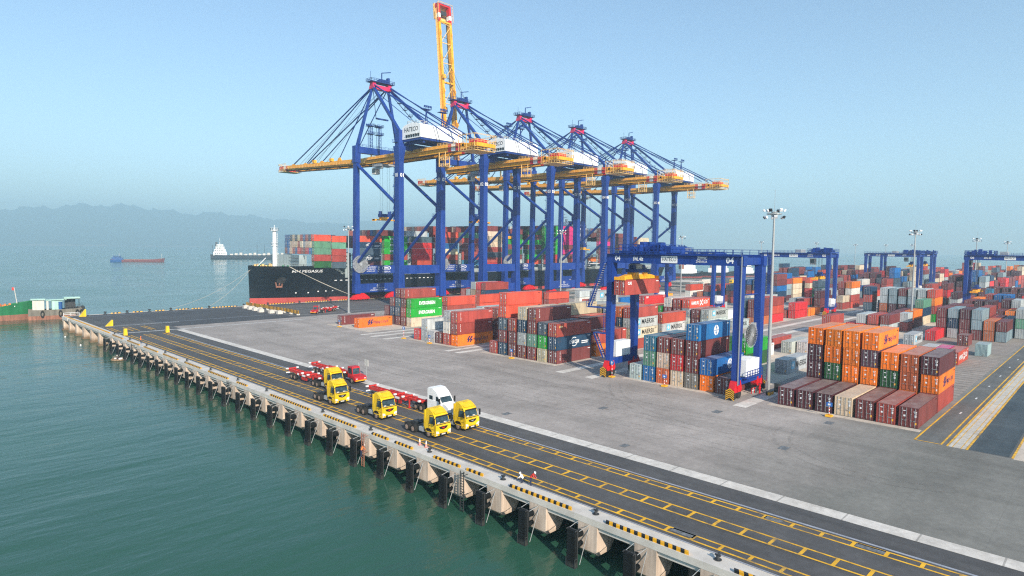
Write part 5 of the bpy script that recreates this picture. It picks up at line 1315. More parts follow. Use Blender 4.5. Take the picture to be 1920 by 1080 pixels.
sts_crane(4, 310.2, 'blue quay crane numbered 04, next to last of the row', False, (8.0, 24))
sts_crane(5, 365.0, 'blue quay crane numbered 05, farthest of the row', False, (46.0, 34))
# ------------------------------------------------------------------ rubber-tyred gantry cranes over the stacks
# local frame: x along the stacks, y across; origin under the middle of the machine
def rtg(name_no, x, y, label, near=False, lift=None, trolley_y=9.5, mirror=False):
    r = empty('yard_crane', label, 'gantry crane', (x, y, 0.02), 0, 'blue yard gantry cranes')
    hx, hy = 4.0, 12.9; B_ = 'crane_blue'
    P = lambda mb, n, mt=B_, parent=r: mb.build(n, mt, parent)
    for sx in (-1, 1):
        for sy in (-1, 1):
            m = MB().frustum(sx * (hx + .3), sy * hy, 2.3, 22.4, 1.15, 1.0, 1.75, 1.3, 0, sx * hx, sy * hy)
            if near and sy < 0 and sx < 0: m.box(-hx - 1.0, -hx - .86, -hy - .75, -hy - .61, 2.4, 24.5, 1)
            P(m, 'leg', [B_, 'galvanised'])
        z0, z1 = 22.3, 24.0
        m = MB().box(sx * hx - .65, sx * hx + .65, -hy - .9, hy + .9, z0, z1)
        if sx < 0:
            f = -hx - .68
            m.text(name_no, (f, hy - 1.1, 22.75), (0, -1, 0), (0, 0, 1), .85, 1, bold=.03); m.text(name_no, (f, -hy + 2.2, 22.75), (0, -1, 0), (0, 0, 1), .95, 1, bold=.03)
            m.text('SWL 40t', (f, hy - 5.2, 22.8), (0, -1, 0), (0, 0, 1), .7, 1, width=2.2, bold=.03)
            m.box(f - .03, f, -1.6, 1.7, 22.5, 23.75, 1); m.text('HATECO', (f - .05, 1.5, 22.85), (0, -1, 0), (0, 0, 1), .7, 2, width=2.9)
            m.text('ZPMC', (f, -5.4, 23.3), (0, -1, 0), (0, 0, 1), .45, 1, width=1.9, bold=.04); m.text('ZHENHUA', (f, -5.2, 22.7), (0, -1, 0), (0, 0, 1), .42, 1, width=2.1)
        P(m, 'girder', [B_, 'white_paint', 'black_paint'])
        m = MB().rail([(sx * (hx + 1.0), -hy - .8, z1), (sx * (hx + 1.0), hy + .8, z1)], 1.0, 1.6, .04); m.box(sx * (hx + .6), sx * (hx + 1.1), -hy - .8, hy + .8, z1 - .1, z1 - .02)
        m.box(sx * hx - .1, sx * hx + .1, -hy, hy, z1, z1 + .2)
        P(m, 'walkway')
    for sy in (-1, 1):
        P(MB().box(-hx - .9, hx + .9, sy * hy - .45, sy * hy + .45, 2.3, 3.5), 'sill_beam')
        m = MB().box(-hx, hx, sy * hy - .35, sy * hy + .35, 22.5, 23.7)
        P(m, 'end_beam')
        if near: P(MB().tube((-hx, sy * hy, 17.4), (hx, sy * hy, 17.4), .12, 8), 'tie_bar')
        for sx in (-1, 1):
            bx = sx * (hx + .35)
            m = MB().prism([(bx - 1.5, 1.7), (bx - .9, 3.1), (bx + .9, 3.1), (bx + 1.5, 1.7), (bx + 1.2, 1.2), (bx - 1.2, 1.2)], 'y', sy * hy - .5, sy * hy + .5)
            m.box(bx - .5, bx + .5, sy * hy - .7, sy * hy + .7, 1.4, 2.4)
            bo = P(m, 'bogie', 'signal_red')
            for q in (-.85, .85): MB().tube((bx + q, sy * hy - .35, .74), (bx + q, sy * hy + .35, .74), .74, 16).build('wheel', 'tyre', bo)
            if sx < 0 or near:        # chevron guard plates over the wheels
                m = MB(); ex = bx - 1.95 if sx < 0 else bx + 1.95
                for k in range(9): 
                    for sg in (-1, 1):
                        a, b2 = .1 + k * .17, .27 + k * .17; yA, yB = sy * hy, sy * hy + sg * .75
                        m.add([(ex, yA, a + .45), (ex, yB, a - .05), (ex, yB, b2 - .05), (ex, yA, b2 + .45)], [(0, 1, 2, 3)], k % 2)
                m.box(ex + (.012 if sx < 0 else -.012), ex + .5 * (1 if sx < 0 else -1), sy * hy - .75, sy * hy + .75, .3, 1.2, 1)
                m.build('wheel_guard', ['warning_yellow', 'black_paint'], bo)
    # power house on one sill, electrics on the other
    m = MB().box(-2.3, 2.6, hy - .2, hy + 1.5, 3.6, 6.6) if not mirror else MB().box(-2.3, 2.6, -hy - 1.5, -hy + .2, 3.6, 6.6); P(m, 'generator_house', 'white_paint')
    m = MB()
    for q in range(3): m.box(-2.6 + q * 1.8, -1.0 + q * 1.8, -hy - 1.0, -hy + .9, 3.6, 6.4 + .25 * (q % 2))
    m.box(-3.0, 3.2, -hy - 1.4, -hy + 1.2, 3.3, 3.5, 1); m.rail([(-3.0, -hy - 1.4, 3.5), (3.2, -hy - 1.4, 3.5)], 1.1, 1, .04, 1)
    P(m, 'electrical_house', ['white_paint', B_])
    # access stair on the left-hand frame
    if near:
        m = MB(); n = 20; X = -hx - 1.0
        for k in range(n): t = k / n; m.box(X - .4, X + .4, hy + 4.3 - 3.6 * t, hy + 4.6 - 3.6 * t, 13.6 + 8.8 * t, 13.68 + 8.8 * t, 1)
        for q in (-.42, .42): m.beam((X + q, hy + 4.5, 13.5), (X + q, hy + .9, 22.4), .08, .3); m.beam((X + q, hy + 4.5, 14.5), (X + q, hy + .9, 23.4), .06, .06)
        m.box(X - .5, -hx + .4, hy + .6, hy + 4.9, 13.3, 13.45); m.rail([(X - .5, hy + 4.9, 13.45), (X + .5, hy + 4.9, 13.45)], 1.1, .5, .04)
        for k in range(10): m.box(X - .3, X + .3, hy + .75, hy + .82, 8.6 + k * .48, 8.66 + k * .48)
        for q in (-.32, .32): m.box(X + q - .03, X + q + .03, hy + .75, hy + .82, 8.5, 13.3)
        m.box(X - .5, X + .9, hy + .5, hy + 3.2, 8.3, 8.45)
        for k in range(11): t = k / 11; m.box(X - .4, X + .4, hy + 2.9 - 2.2 * t, hy + 3.2 - 2.2 * t, 8.3 - 4.7 * t, 8.38 - 4.7 * t, 1)
        for q in (-.42, .42): m.beam((X + q, hy + 3.1, 8.3), (X + q, hy + .7, 3.6), .08, .3)
        P(m, 'stair', [B_, 'steel'])
    # trolley with machinery, cab
    ty = trolley_y
    m = MB().box(-hx - .6, hx + .6, ty - 5.2, ty + 3.6, 24.1, 24.6); rnd = random.Random(int(x))
    for k in range(16):
        a, b2 = rnd.uniform(-hx, hx - 1), ty + rnd.uniform(-4.8, 2.4); m.box(a, a + rnd.uniform(.6, 1.8), b2, b2 + rnd.uniform(.5, 1.4), 24.6, 24.9 + rnd.uniform(.4, 1.5), 0)
    m.rail([(-hx - .6, ty - 5.2, 24.6), (hx + .6, ty - 5.2, 24.6), (hx + .6, ty + 3.6, 24.6), (-hx - .6, ty + 3.6, 24.6), (-hx - .6, ty - 5.2, 24.6)], 1.2, 1.1, .05)
    m.tube((-1.5, ty - 2, 25.2), (1.5, ty - 2, 25.2), .55, 12, 0)
    P(m, 'trolley', [B_])
    m = MB().box(-1.2, .9, ty + 1.8, ty + 3.6, 19.6, 22.0); cab = P(m, 'operator_cab', 'off_white'); MB().box(-1.24, -1.2, ty + 2.0, ty + 3.4, 20.2, 21.7).build('window', 'glass', cab)
    m = MB().box(-2.2, 3.0, 1.2 + (0 if ty > 0 else -3), 3.4 + (0 if ty > 0 else -3), 24.3, 25.5); P(m, 'drive_cabinet', 'steel' if not near else B_)
    lz = 19.2 if lift is None else lift
    sy = ty if not near else -0.0 + (69.0 - y)
    m = MB().box(-6.05, 6.05, sy - .55, sy + .55, lz, lz + .45); m.box(-6.1, -5.7, sy - 1.2, sy + 1.2, lz - .1, lz + .5); m.box(5.7, 6.1, sy - 1.2, sy + 1.2, lz - .1, lz + .5)
    m.prism([(-5.8, lz + .45), (5.8, lz + .45), (3.4, lz + .9), (-3.4, lz + .9)], 'y', sy - .6, sy + .6); m.box(-2.2, -.9, sy - .9, sy + .9, lz + .8, lz + 1.3); m.box(.9, 2.2, sy - .9, sy + .9, lz + .8, lz + 1.3)
    P(m, 'spreader', 'crane_yellow')
    m = MB().box(-2.6, 2.6, sy - 1, sy + 1, lz + 1.3, lz + 1.9)
    for q in (-1.7, 1.7): m.tube((q, sy - .4, lz + 2.2), (q, sy + .4, lz + 2.2), .55, 12)
    P(m, 'head_block', 'crane_dark_blue')
    m = MB()
    for q in (-2.2, -1.2, 1.2, 2.2): m.tube((q, sy, lz + 1.9), (q, sy, 24.1), .04, 4)
    P(m, 'hoist_rope', 'dark_steel')
    if near:
        m = MB(); cx, cy, cz, rr = 1.1, -hy - .2, 10.3, 2.15
        for k in range(30):
            t = 2 * pi * k / 30; m.beam((cx + .3 * cos(t), cy, cz + .3 * sin(t)), (cx + rr * cos(t), cy, cz + rr * sin(t)), .07, .05)
        for q in (0, .3):
            vs = []
            for k in range(32):
                t = 2 * pi * k / 32
                for rad in (rr, rr - .1): vs.append((cx + rad * cos(t), cy + q, cz + rad * sin(t)))
            m.add(vs, [(2 * k, 2 * k + 1, (2 * k + 3) % 64, (2 * k + 2) % 64) for k in range(32)])
        m.tube((cx, cy + .06, cz), (cx, cy + .28, cz), rr - .25, 28, 1); m.tube((cx, cy - .2, cz), (cx, cy + .7, cz), .3, 10, 2); m.box(cx, hx, cy + .3, cy + .6, cz - .3, cz + .1, 3); m.box(cx + 1.9, cx + 3.0, cy + .3, cy + 1.0, cz + .4, cz + 2.0, 2)
        P(m, 'cable_reel', ['steel', 'dark_steel', 'steel', B_])
    return r
rtg('04', 105.9, 59.3, 'near blue yard gantry crane numbered 04 lifting a rust red container', True, 19.15, 7.4)
rtg('05', 262.0, 95.5, 'blue yard gantry crane next behind the near one, trolley at its nearer end', False, 14.0, -8.6)
rtg('07', 405.0, 95.5, 'distant blue yard gantry crane overlapping the farthest one behind the second light mast', False, 17, -9)
rtg('08', 437.0, 95.5, 'farthest blue yard gantry crane, its leg showing just beyond another one', False, 17, -9)
rtg('06', 293.0, 31.0, 'blue yard gantry crane with empty yellow spreader low over maroon containers', False, 10.2, 10.0)
rtg('03', 239.0, 130.6, 'blue yard gantry crane seen through the legs of the near gantry crane', False, 19, 6)
# ------------------------------------------------------------------ trucks: local frame, front at y = 0, body towards +y
def wheel(parent, x, y, r=0.5, w=0.3):
    s = 1 if x > 0 else -1
    o = MB().tube((x - w / 2, y, r), (x + w / 2, y, r), r, 20).build('wheel', 'tyre', parent)
    m = MB(); e = x + s * w / 2
    m.tube((e - s * .02, y, r), (e + s * .015, y, r), r * .62, 16); m.tube((e, y, r), (e + s * .06, y, r), r * .25, 10)
    m.build('rim', 'rim', o)

def chassis(r, y0, y1, mt='dark_steel'):
    m = MB()
    for s in (-.42, .42): m.box(s - .07, s + .07, y0, y1, .62, .95)
    for k in range(5): m.box(-.4, .4, y0 + .3 + k * (y1 - y0 - .5) / 4, y0 + .42 + k * (y1 - y0 - .5) / 4, .7, .9)
    return m.build('chassis', mt, r)

def cabover(x, y, label, paint='truck_yellow', coupled=False, detail=0):
    r = empty('tractor_truck', label, 'truck', (x, y, 0.02), 0, 'trucks parked on the wharf')
    k = 1.22          # these are tall long-haul tractors
    W = 1.25
    def sc(p): return [(a, b) for a, b in p]
    # cab shell in the y-z plane: bumper, raked windscreen, high roof with a fairing
    prof = [(0.0, .42), (-.08, .95), (-.06, 1.75), (.12, 2.0), (.42, 2.92), (.62, 3.15), (.9, 3.42), (1.5, 3.72), (2.1, 3.78), (2.25, 3.55), (2.3, 1.1), (2.12, .8), (2.0, 1.02), (1.75, 1.16), (1.2, 1.16), (.92, 1.0), (.8, .75), (.78, .42)]
    m = MB(); n = len(prof)
    ws = [W - (.0 if z < 2 else .1 if z < 3.2 else .16) for _, z in prof]
    vs = [(-ws[i], p[0], p[1]) for i, p in enumerate(prof)] + [(ws[i], p[0], p[1]) for i, p in enumerate(prof)]
    m.add(vs, [(i, (i + 1) % n, n + (i + 1) % n, n + i) for i in range(n)] + [tuple(range(n - 1, -1, -1)), tuple(range(n, 2 * n))])
    m.prism([(2.3, 1.2), (2.55, 1.2), (2.55, 3.5), (2.25, 3.55)], 'x', -W + .06, W - .06)       # side deflectors behind the cab
    for s in (-1, 1): m.box(s * W - .0, s * (W + .05), .55, 2.0, .75, .85)
    m.box(-.35, .35, 1.35, 1.85, 3.66, 3.74); m.prism([(.5, 3.2), (.9, 3.44), (.9, 3.5), (.45, 3.28)], 'x', -.95, .95)
    cab = m.build('cab', paint, r)
    m = MB(); m.add([(-1.1, .1 - .025, 1.98), (1.1, .1 - .025, 1.98), (1.02, .40 - .03, 2.88), (-1.02, .40 - .03, 2.88)], [(0, 1, 2, 3)])
    m.build('windscreen', 'glass', cab)
    for s in (-1, 1):
        m = MB(); xx = s * (W + .006); x2 = s * (W - .085)
        m.add([(xx, .32, 1.98), (xx, 1.28, 1.9), (x2, 1.25, 2.8), (x2, .58, 2.85)], [(0, 1, 2, 3) if s > 0 else (0, 3, 2, 1)]); m.build('side_window', 'glass', cab)
        m = MB(); m.box(s * (W + .1), s * (W + .34), .02, .14, 1.95, 2.75); m.box(s * (W - .1), s * (W + .3), .05, .1, 2.75, 2.8); m.build('mirror', 'black_paint', cab)
        m = MB(); m.prism([(s * .72, .74), (s * 1.2, .8), (s * 1.22, 1.12), (s * .8, 1.02)], 'y', -.1, -.06); m.build('headlight', 'lamp_glass', cab)
        m = MB(); m.add([(s * (W + .008), .25, 1.92), (s * (W + .008), .33, 1.92), (s * (W - .08), .62, 3.1), (s * (W - .08), .54, 3.1)], [(0, 1, 2, 3)]); m.add([(s * (W + .008), 1.36, 1.85), (s * (W + .008), 1.44, 1.85), (s * (W - .1), 1.4, 2.95), (s * (W - .1), 1.32, 2.95)], [(0, 1, 2, 3)])
        m.add([(s * (W - .1), .6, 3.0), (s * (W - .1), .6, 3.08), (s * (W - .1), 1.4, 2.98), (s * (W - .1), 1.4, 2.9)], [(0, 1, 2, 3)]); m.build('door_seal', 'black_paint', cab)
        m = MB(); m.box(s * (W + .012), s * (W + .03), 1.12, 1.3, 1.62, 1.68); m.build('handle', 'black_paint', cab)
        m = MB(); m.prism([(.8, .75), (.92, 1.0), (1.2, 1.16), (1.75, 1.16), (2.0, 1.02), (2.12, .8), (2.2, .8), (2.06, 1.08), (1.78, 1.24), (1.17, 1.24), (.87, 1.06), (.73, .75)], 'x', s * (W - .3), s * (W + .02)); m.build('wheel_arch', 'black_paint', cab)
    m = MB()
    for q in (-.55, .25): m.beam((q, .075, 1.96), (q + .5, .17, 2.32), .03, .03)
    m.box(-1.15, 1.15, -.075, -.05, 1.86, 1.95); m.build('wiper', 'black_paint', cab)
    m = MB()
    for q in (-.9, .2): m.add([(q, .085, 2.02), (q + .45, .085, 2.02), (q + .42, .13, 2.16), (q + .03, .13, 2.16)], [(0, 1, 2, 3)])
    m.build('dash_paper', 'off_white', cab)
    for s in (-1, 1):
        m = MB(); m.box(s * 1.02, s * 1.2, -.1, -.075, .55, .68); m.build('fog_lamp', 'lamp_glass', cab)
        m = MB(); m.box(s * (W + .006), s * (W + .014), 1.47, 1.5, .95, 1.85); m.box(s * (W + .006), s * (W + .014), .2, .23, .95, 1.85); m.box(s * (W + .006), s * (W + .014), .2, 1.5, 1.24, 1.27); m.build('door_gap', 'black_paint', cab)
        m = MB(); m.box(s * (W - .3), s * (W + .01), .22, .7, .5, .56); m.box(s * (W - .3), s * (W + .01), .22, .7, .74, .79); m.build('step', 'dark_steel', cab)
    m = MB(); m.prism([(-.75, 1.62), (.75, 1.62), (.55, 1.32), (.0, 1.16), (-.55, 1.32)], 'y', -.085, -.05); m.build('grille', 'black_paint', cab)
    m = MB(); m.prism([(-.3, 1.5), (.3, 1.5), (.0, 1.3)], 'y', -.1, -.086); m.build('badge', 'signal_red' if detail != 1 else 'steel', cab)
    m = MB(); m.box(-.62, .62, -.1, -.04, .5, .74); m.box(-1.2, 1.2, -.085, -.06, .4, .48); m.build('bumper_inset', 'black_paint', cab)
    m = MB(); m.box(-.32, .32, -.112, -.1, .54, .7); m.build('number_plate', 'off_white', cab)
    m = MB(); m.box(-.95, .95, .14, .3, 2.84, 2.98) ; m.build('sun_visor', 'black_paint', cab)
    chassis(r, .5, 7.0)
    m = MB(); m.tube((.72, 2.7, .72), (.72, 3.9, .72), .32, 12); m.box(-1.05, -.5, 2.7, 3.8, .45, 1.0); m.build('fuel_tank', 'steel', r)
    m = MB(); m.prism([(5.0, .98), (6.3, .98), (6.5, 1.12), (4.8, 1.2)], 'x', -.45, .45); m.tube((0, 5.6, 1.2), (0, 5.6, 1.26), .45, 14); m.build('fifth_wheel', 'dark_steel', r)
    m = MB(); m.box(-.6, .6, 2.6, 3.0, .95, 1.7); m.tube((-.9, 2.75, .8), (-.9, 2.75, 2.9), .08, 8); m.box(-.5, .5, 3.2, 4.4, .95, 1.1); m.build('air_unit', 'dark_steel', r)
    for y2 in (1.45, 4.75, 6.1):
        for s in (-1, 1): wheel(r, s * (W - .14), y2, .52, .34 if y2 < 2 else .5)
    m = MB()
    for s in (-1, 1): m.box(s * .7, s * 1.2, 6.75, 6.8, .35, 1.0)
    m.build('mudguard', 'black_paint', r)
    return r

def skeletal_trailer(x, y, label, L=12.6):
    r = empty('container_trailer', label, 'trailer', (x, y, 0.02), 0, 'empty red container trailers')
    m = MB()
    for s in (-.48, .48):
        m.box(s - .08, s + .08, 0, 3.2, 1.28, 1.52); m.box(s - .08, s + .08, 3.2, L, 1.05, 1.5)
    for k in range(11): m.box(-.46, .46, .5 + k * 1.15, .62 + k * 1.15, 1.2, 1.4)
    fr = m.build('frame', 'chassis_red', r)
    for k, yy in enumerate((.15, 4.3, 6.4, L - .25)):
        m = MB().box(-1.22, 1.22, yy - .14, yy + .14, 1.5, 1.7); m.build('bolster', 'chassis_red', r)
        m = MB(); m.box(-1.23, -.8, yy - .15, yy + .15, 1.52, 1.74); m.box(.8, 1.23, yy - .15, yy + .15, 1.52, 1.74)
        m.build('marker_plate', 'white_paint', r)
    m = MB(); m.box(-1.2, -.95, 3.4, L - 4.0, 1.15, 1.42); m.box(.95, 1.2, 3.4, L - 4.0, 1.15, 1.42); m.build('side_rail', 'chassis_red', r)
    m = MB(); m.box(-1.22, -1.2, 5, 6.2, 1.1, 1.45); m.box(-1.22, -1.2, 7.4, 8.0, 1.1, 1.45); m.build('side_plate', 'white_paint', r)
    for s in (-1, 1):
        m = MB(); m.box(s * .75 - .08, s * .75 + .08, 2.9, 3.1, .1, 1.3); m.box(s * .75 - .2, s * .75 + .2, 2.8, 3.2, .03, .12); m.build('landing_leg', 'chassis_red', r)
        for yy in (L - 3.6, L - 2.3): wheel(r, s * .98, yy, .5, .5)
        m = MB(); m.prism([(4.6, .95), (6.6, .95), (6.4, .45), (4.8, .45)], 'x', s * .9, s * 1.15); m.build('tool_box', 'chassis_red', r)
    m = MB(); m.box(-1.15, 1.15, L - .2, L - .08, .75, .95); m.build('rear_bumper', 'white_paint', r)
    return r

def conventional(x, y, label):
    r = empty('tractor_truck', label, 'truck', (x, y, 0.02), 0, 'trucks parked on the wharf')
    W = 1.22
    m = MB()
    hood = [(0, .55), (-.1, 1.0), (.05, 1.5), (.5, 1.82), (1.55, 2.05), (1.6, .75), (1.3, .7), (.9, 1.1), (.4, .6)]
    m.prism(hood, 'x', -W + .18, W - .18)
    m.prism([(1.5, .75), (1.5, 2.05), (2.05, 2.85), (2.7, 3.5), (3.5, 3.95), (4.5, 4.0), (4.75, 3.8), (4.75, .85)], 'x', -W + .05, W - .05)
    m.box(-W, W, 1.75, 4.7, .8, 2.2)
    cab = m.build('cab', 'white_paint', r)
    MB().add([(-1.05, 1.52, 2.1), (1.05, 1.52, 2.1), (.98, 2.03, 2.84), (-.98, 2.03, 2.84)], [(0, 1, 2, 3)]).build('windscreen', 'glass', cab)
    for s in (-1, 1):
        MB().add([(s * (W - .04), 1.85, 2.2), (s * (W - .04), 2.75, 2.2), (s * (W - .04), 2.75, 2.9), (s * (W - .04), 2.25, 2.85)], [(0, 1, 2, 3)]).build('side_window', 'glass', cab)
        MB().add([(s * (W - .04), 3.5, 2.25), (s * (W - .04), 4.3, 2.25), (s * (W - .04), 4.3, 2.85), (s * (W - .04), 3.5, 2.85)], [(0, 1, 2, 3)]).build('sleeper_window', 'glass', cab)
        MB().box(s * (W + .1), s * (W + .35), 1.5, 1.6, 2.0, 2.8).build('mirror', 'black_paint', cab)
        MB().box(s * .62, s * 1.02, -.08, .1, 1.05, 1.32).build('headlight', 'lamp_glass', cab)
    MB().box(-.6, .6, -.14, -.02, .85, 1.5).build('grille', 'steel', cab); MB().box(-1.15, 1.15, -.25, .15, .45, .8).build('bumper', 'white_paint', cab)
    chassis(r, 1, 8.4); m = MB()
    for s in (-1, 1): m.tube((s * .85, 2.4, .6), (s * .85, 4.4, .6), .36, 12)
    m.build('fuel_tank', 'steel', r)
    m = MB(); m.box(-.5, .5, 6, 7.6, .96, 1.2); m.build('fifth_wheel', 'dark_steel', r)
    for yy in (.95, 6.2, 7.55):
        for s in (-1, 1): wheel(r, s * (W - .2), yy, .52, .34 if yy < 2 else .5)
    return r

def terminal_tractor(x, y, label, rz=0, group='trucks parked on the wharf'):
    r = empty('terminal_tractor', label, 'truck', (x, y, 0.02), rz, group)
    m = MB(); m.prism([(0, .45), (-.05, 1.1), (.25, 1.3), (1.5, 1.5), (1.5, .7), (.4, .6)], 'x', -1.2, 1.2); m.build('hood', 'truck_red', r)
    m = MB(); m.prism([(1.3, .8), (1.3, 1.5), (1.5, 2.75), (1.7, 2.9), (2.9, 2.9), (3.0, 2.7), (3.0, .8)], 'x', -.85, .75); cab = m.build('cab', 'truck_red', r)
    MB().add([(-.75, 1.29, 1.55), (.65, 1.29, 1.55), (.65, 1.47, 2.6), (-.75, 1.47, 2.6)], [(0, 1, 2, 3)]).build('windscreen', 'glass', cab)
    for s, xx in ((-1, -.86), (1, .76)): MB().add([(xx, 1.55, 1.6), (xx, 2.8, 1.6), (xx, 2.8, 2.6), (xx, 1.7, 2.6)], [(0, 1, 2, 3)]).build('side_window', 'glass', cab)
    MB().box(-1.1, 1.1, -.12, -.02, .5, .66).build('bumper', 'warning_yellow', r)
    for s in (-1, 1): MB().box(s * .7, s * 1.0, -.1, -.03, .85, 1.0).build('headlight', 'lamp_glass', r)
    m = MB(); m.tube((1.0, 2.2, 1.2), (1.0, 2.2, 3.4), .09, 8); m.box(.85, 1.15, 2.0, 2.6, .7, 1.4); m.build('exhaust', 'steel', r)
    chassis(r, .6, 5.8); MB().box(-.5, .5, 4.2, 5.4, .96, 1.25).build('fifth_wheel', 'dark_steel', r)
    for yy in (1.0, 4.7):
        for s in (-1, 1): wheel(r, s * 1.05, yy, .5, .36 if yy < 2 else .5)
    return r

cabover(52.1, 63.1, 'yellow tractor truck without trailer, foremost by the wharf edge, dark windscreen and red badge')
cabover(57.1, 63.0, 'yellow tractor truck beside the white truck nose, purple lit windscreen, farther from the edge', detail=1)
cabover(52.1, 75.2, 'yellow tractor truck without trailer in the middle, alone in the edge lane')
cabover(51.7, 87.4, 'yellow tractor truck without trailer, rearmost in the edge lane', detail=1)
cabover(56.3, 96.6, 'yellow tractor truck coupled to a red trailer, behind the others', detail=1)
skeletal_trailer(56.3, 100.8, 'empty red container trailer coupled to the yellow tractor')
conventional(59.5, 69.6, 'white long nosed sleeper truck with a high curved roof')
skeletal_trailer(58.9, 75.6, 'empty red container trailer behind the white sleeper truck', 14.6)
terminal_tractor(62.3, 98.9, 'red terminal tractor with exhaust stack on the wharf beside the yellow trucks')
skeletal_trailer(62.3, 102.6, 'empty red container trailer behind the red terminal tractor on the wharf', 13.4)
terminal_tractor(113.2, 211.0, 'red terminal tractor driving on the ship quay apron near the striped boards', radians(-62), 'trucks near the ship')
skeletal_trailer(116.6, 212.9, 'empty red trailer pulled by the tractor on the ship quay apron', 11.5).rotation_euler = (0, 0, radians(-62))

# ------------------------------------------------------------------ high light masts
def mast_proto():
    r = empty('light_mast', '', 'light mast')
    m = MB(); m.tube((0, 0, 0), (0, 0, 11), .36, 14, 0, .3); m.tube((0, 0, 11), (0, 0, 22), .3, 14, 0, .23); m.tube((0, 0, 22), (0, 0, 31.6), .23, 12, 0, .15); m.tube((0, 0, 31.6), (0, 0, 35.5), .03, 5); m.tube((0, 0, 0), (0, 0, .15), .8, 14); m.box(-.5, -.35, -.25, .25, .5, 2.0)
    m.build('pole', 'galvanised', r)
    m = MB(); m.tube((0, 0, 30.9), (0, 0, 31.7), .5, 12); n = 18
    for k in range(n):
        a, b = 2 * pi * k / n, 2 * pi * (k + 1) / n
        m.beam((1.2 * cos(a), 1.2 * sin(a), 31.3), (1.2 * cos(b), 1.2 * sin(b), 31.3), .12, .16)
        if k % 3 == 0: m.beam((0, 0, 31.3), (1.2 * cos(a), 1.2 * sin(a), 31.3), .1, .12)
    m.build('head_ring', 'galvanised', r)
    for k in range(12):
        a = 2 * pi * k / 12; m = MB(); c, s = cos(a), sin(a); up = k % 2 == 0; z = 31.9 if up else 30.7; rr = 1.5
        p = [(rr * c + s * d + c * e, rr * s - c * d + s * e, z + g) for e, g in ((-.08, -.08), (.2, .28)) for d in (-.27, .27)]
        q = [(x + c * .22, y + s * .22, zz - .18) for x, y, zz in p]
        m.add(p + q, [(0, 1, 3, 2), (4, 6, 7, 5), (0, 2, 6, 4), (1, 5, 7, 3), (0, 4, 5, 1), (2, 3, 7, 6)]); m.build('floodlight', 'lamp_glass' if k % 3 else 'dark_steel', r)
    return r
def make_masts():
    p = mast_proto()
    spots = [(110.9, 44.7, 'tallest looking light mast, standing by the near gantry crane wheels'), (239.4, 50.5, 'light mast between the orange containers and the far yard gantries'), (125.4, 207.0, 'light mast in front of the black ship bow'), (195, 163, 'light mast before the magenta ship containers'),
             (306, 172, 'light mast just right of the quay crane row'), (505, 213, 'small light mast behind the near gantry right end'), (564, 191, 'small light mast above the trolley of the second yard gantry'), (681, 194, 'tiny light mast left of the two overlapping yard gantries'), (852 - 140, 175, 'tiny light mast over the overlapping yard gantries'), (379, 54, 'light mast rising behind the yard gantry with the low spreader'), (486, 54, 'light mast on the sandy ground at far right'), (700, 150, 'tiny light mast farthest off behind the overlapping gantries')]
    for k, (x, y, lab) in enumerate(spots):
        o = p if k == 0 else copy_tree(p); o.location = (x, y, 0.02); o['label'] = lab; o['group'] = 'high light masts'
make_masts()
# ------------------------------------------------------------------ boats
def hull_mesh(mb, L, Wd, D, free, m_top=0, m_low=1, bow=0.25, sheer=0.8, z0=0.0, low=0.35):
    """boat hull along +x (bow at +x), waterline at z0"""
    n = 16; secs = []
    for k in range(n + 1):
        t = k / n; x = -L / 2 + L * t
        w = Wd / 2 * (1 if t < 1 - bow else max(0.02, (1 - ((t - 1 + bow) / bow) ** 2.0))) * (0.86 + .14 * min(1, t * 8))
        f = free + sheer * (max(0, (t - .55) / .45) ** 2 + .35 * max(0, (.25 - t) / .25) ** 2)
        secs.append([(x + (0.06 * L * bow * (zz / free) if t > .9 else 0), w * ws, z0 + zz) for zz, ws in ((-D, .55), (0, .86), (low * free, .93), (f, 1.0))])
    for s in (-1, 1):
        for a, b in zip(secs, secs[1:]):
            for j in range(3):
                q = [a[j], b[j], b[j + 1], a[j + 1]]
                q = [(p[0], p[1] * s, p[2]) for p in q]
                mb.add(q, [(0, 1, 2, 3) if s < 0 else (0, 3, 2, 1)], m_low if j < 2 else m_top)
    st = secs[0]; mb.add([(p[0], p[1] * s, p[2]) for s in (1, -1) for p in (st if s > 0 else st[::-1])], [tuple(range(8))], m_top)
    dk = [(a[3][0], a[3][1] * .97, a[3][2] - .5 * min(1, free / 2)) for a in secs]
    for a, b in zip(dk, dk[1:]): mb.add([(a[0], -a[1], a[2]), (b[0], -b[1], b[2]), (b[0], b[1], b[2]), (a[0], a[1], a[2])], [(0, 1, 2, 3)], 2)

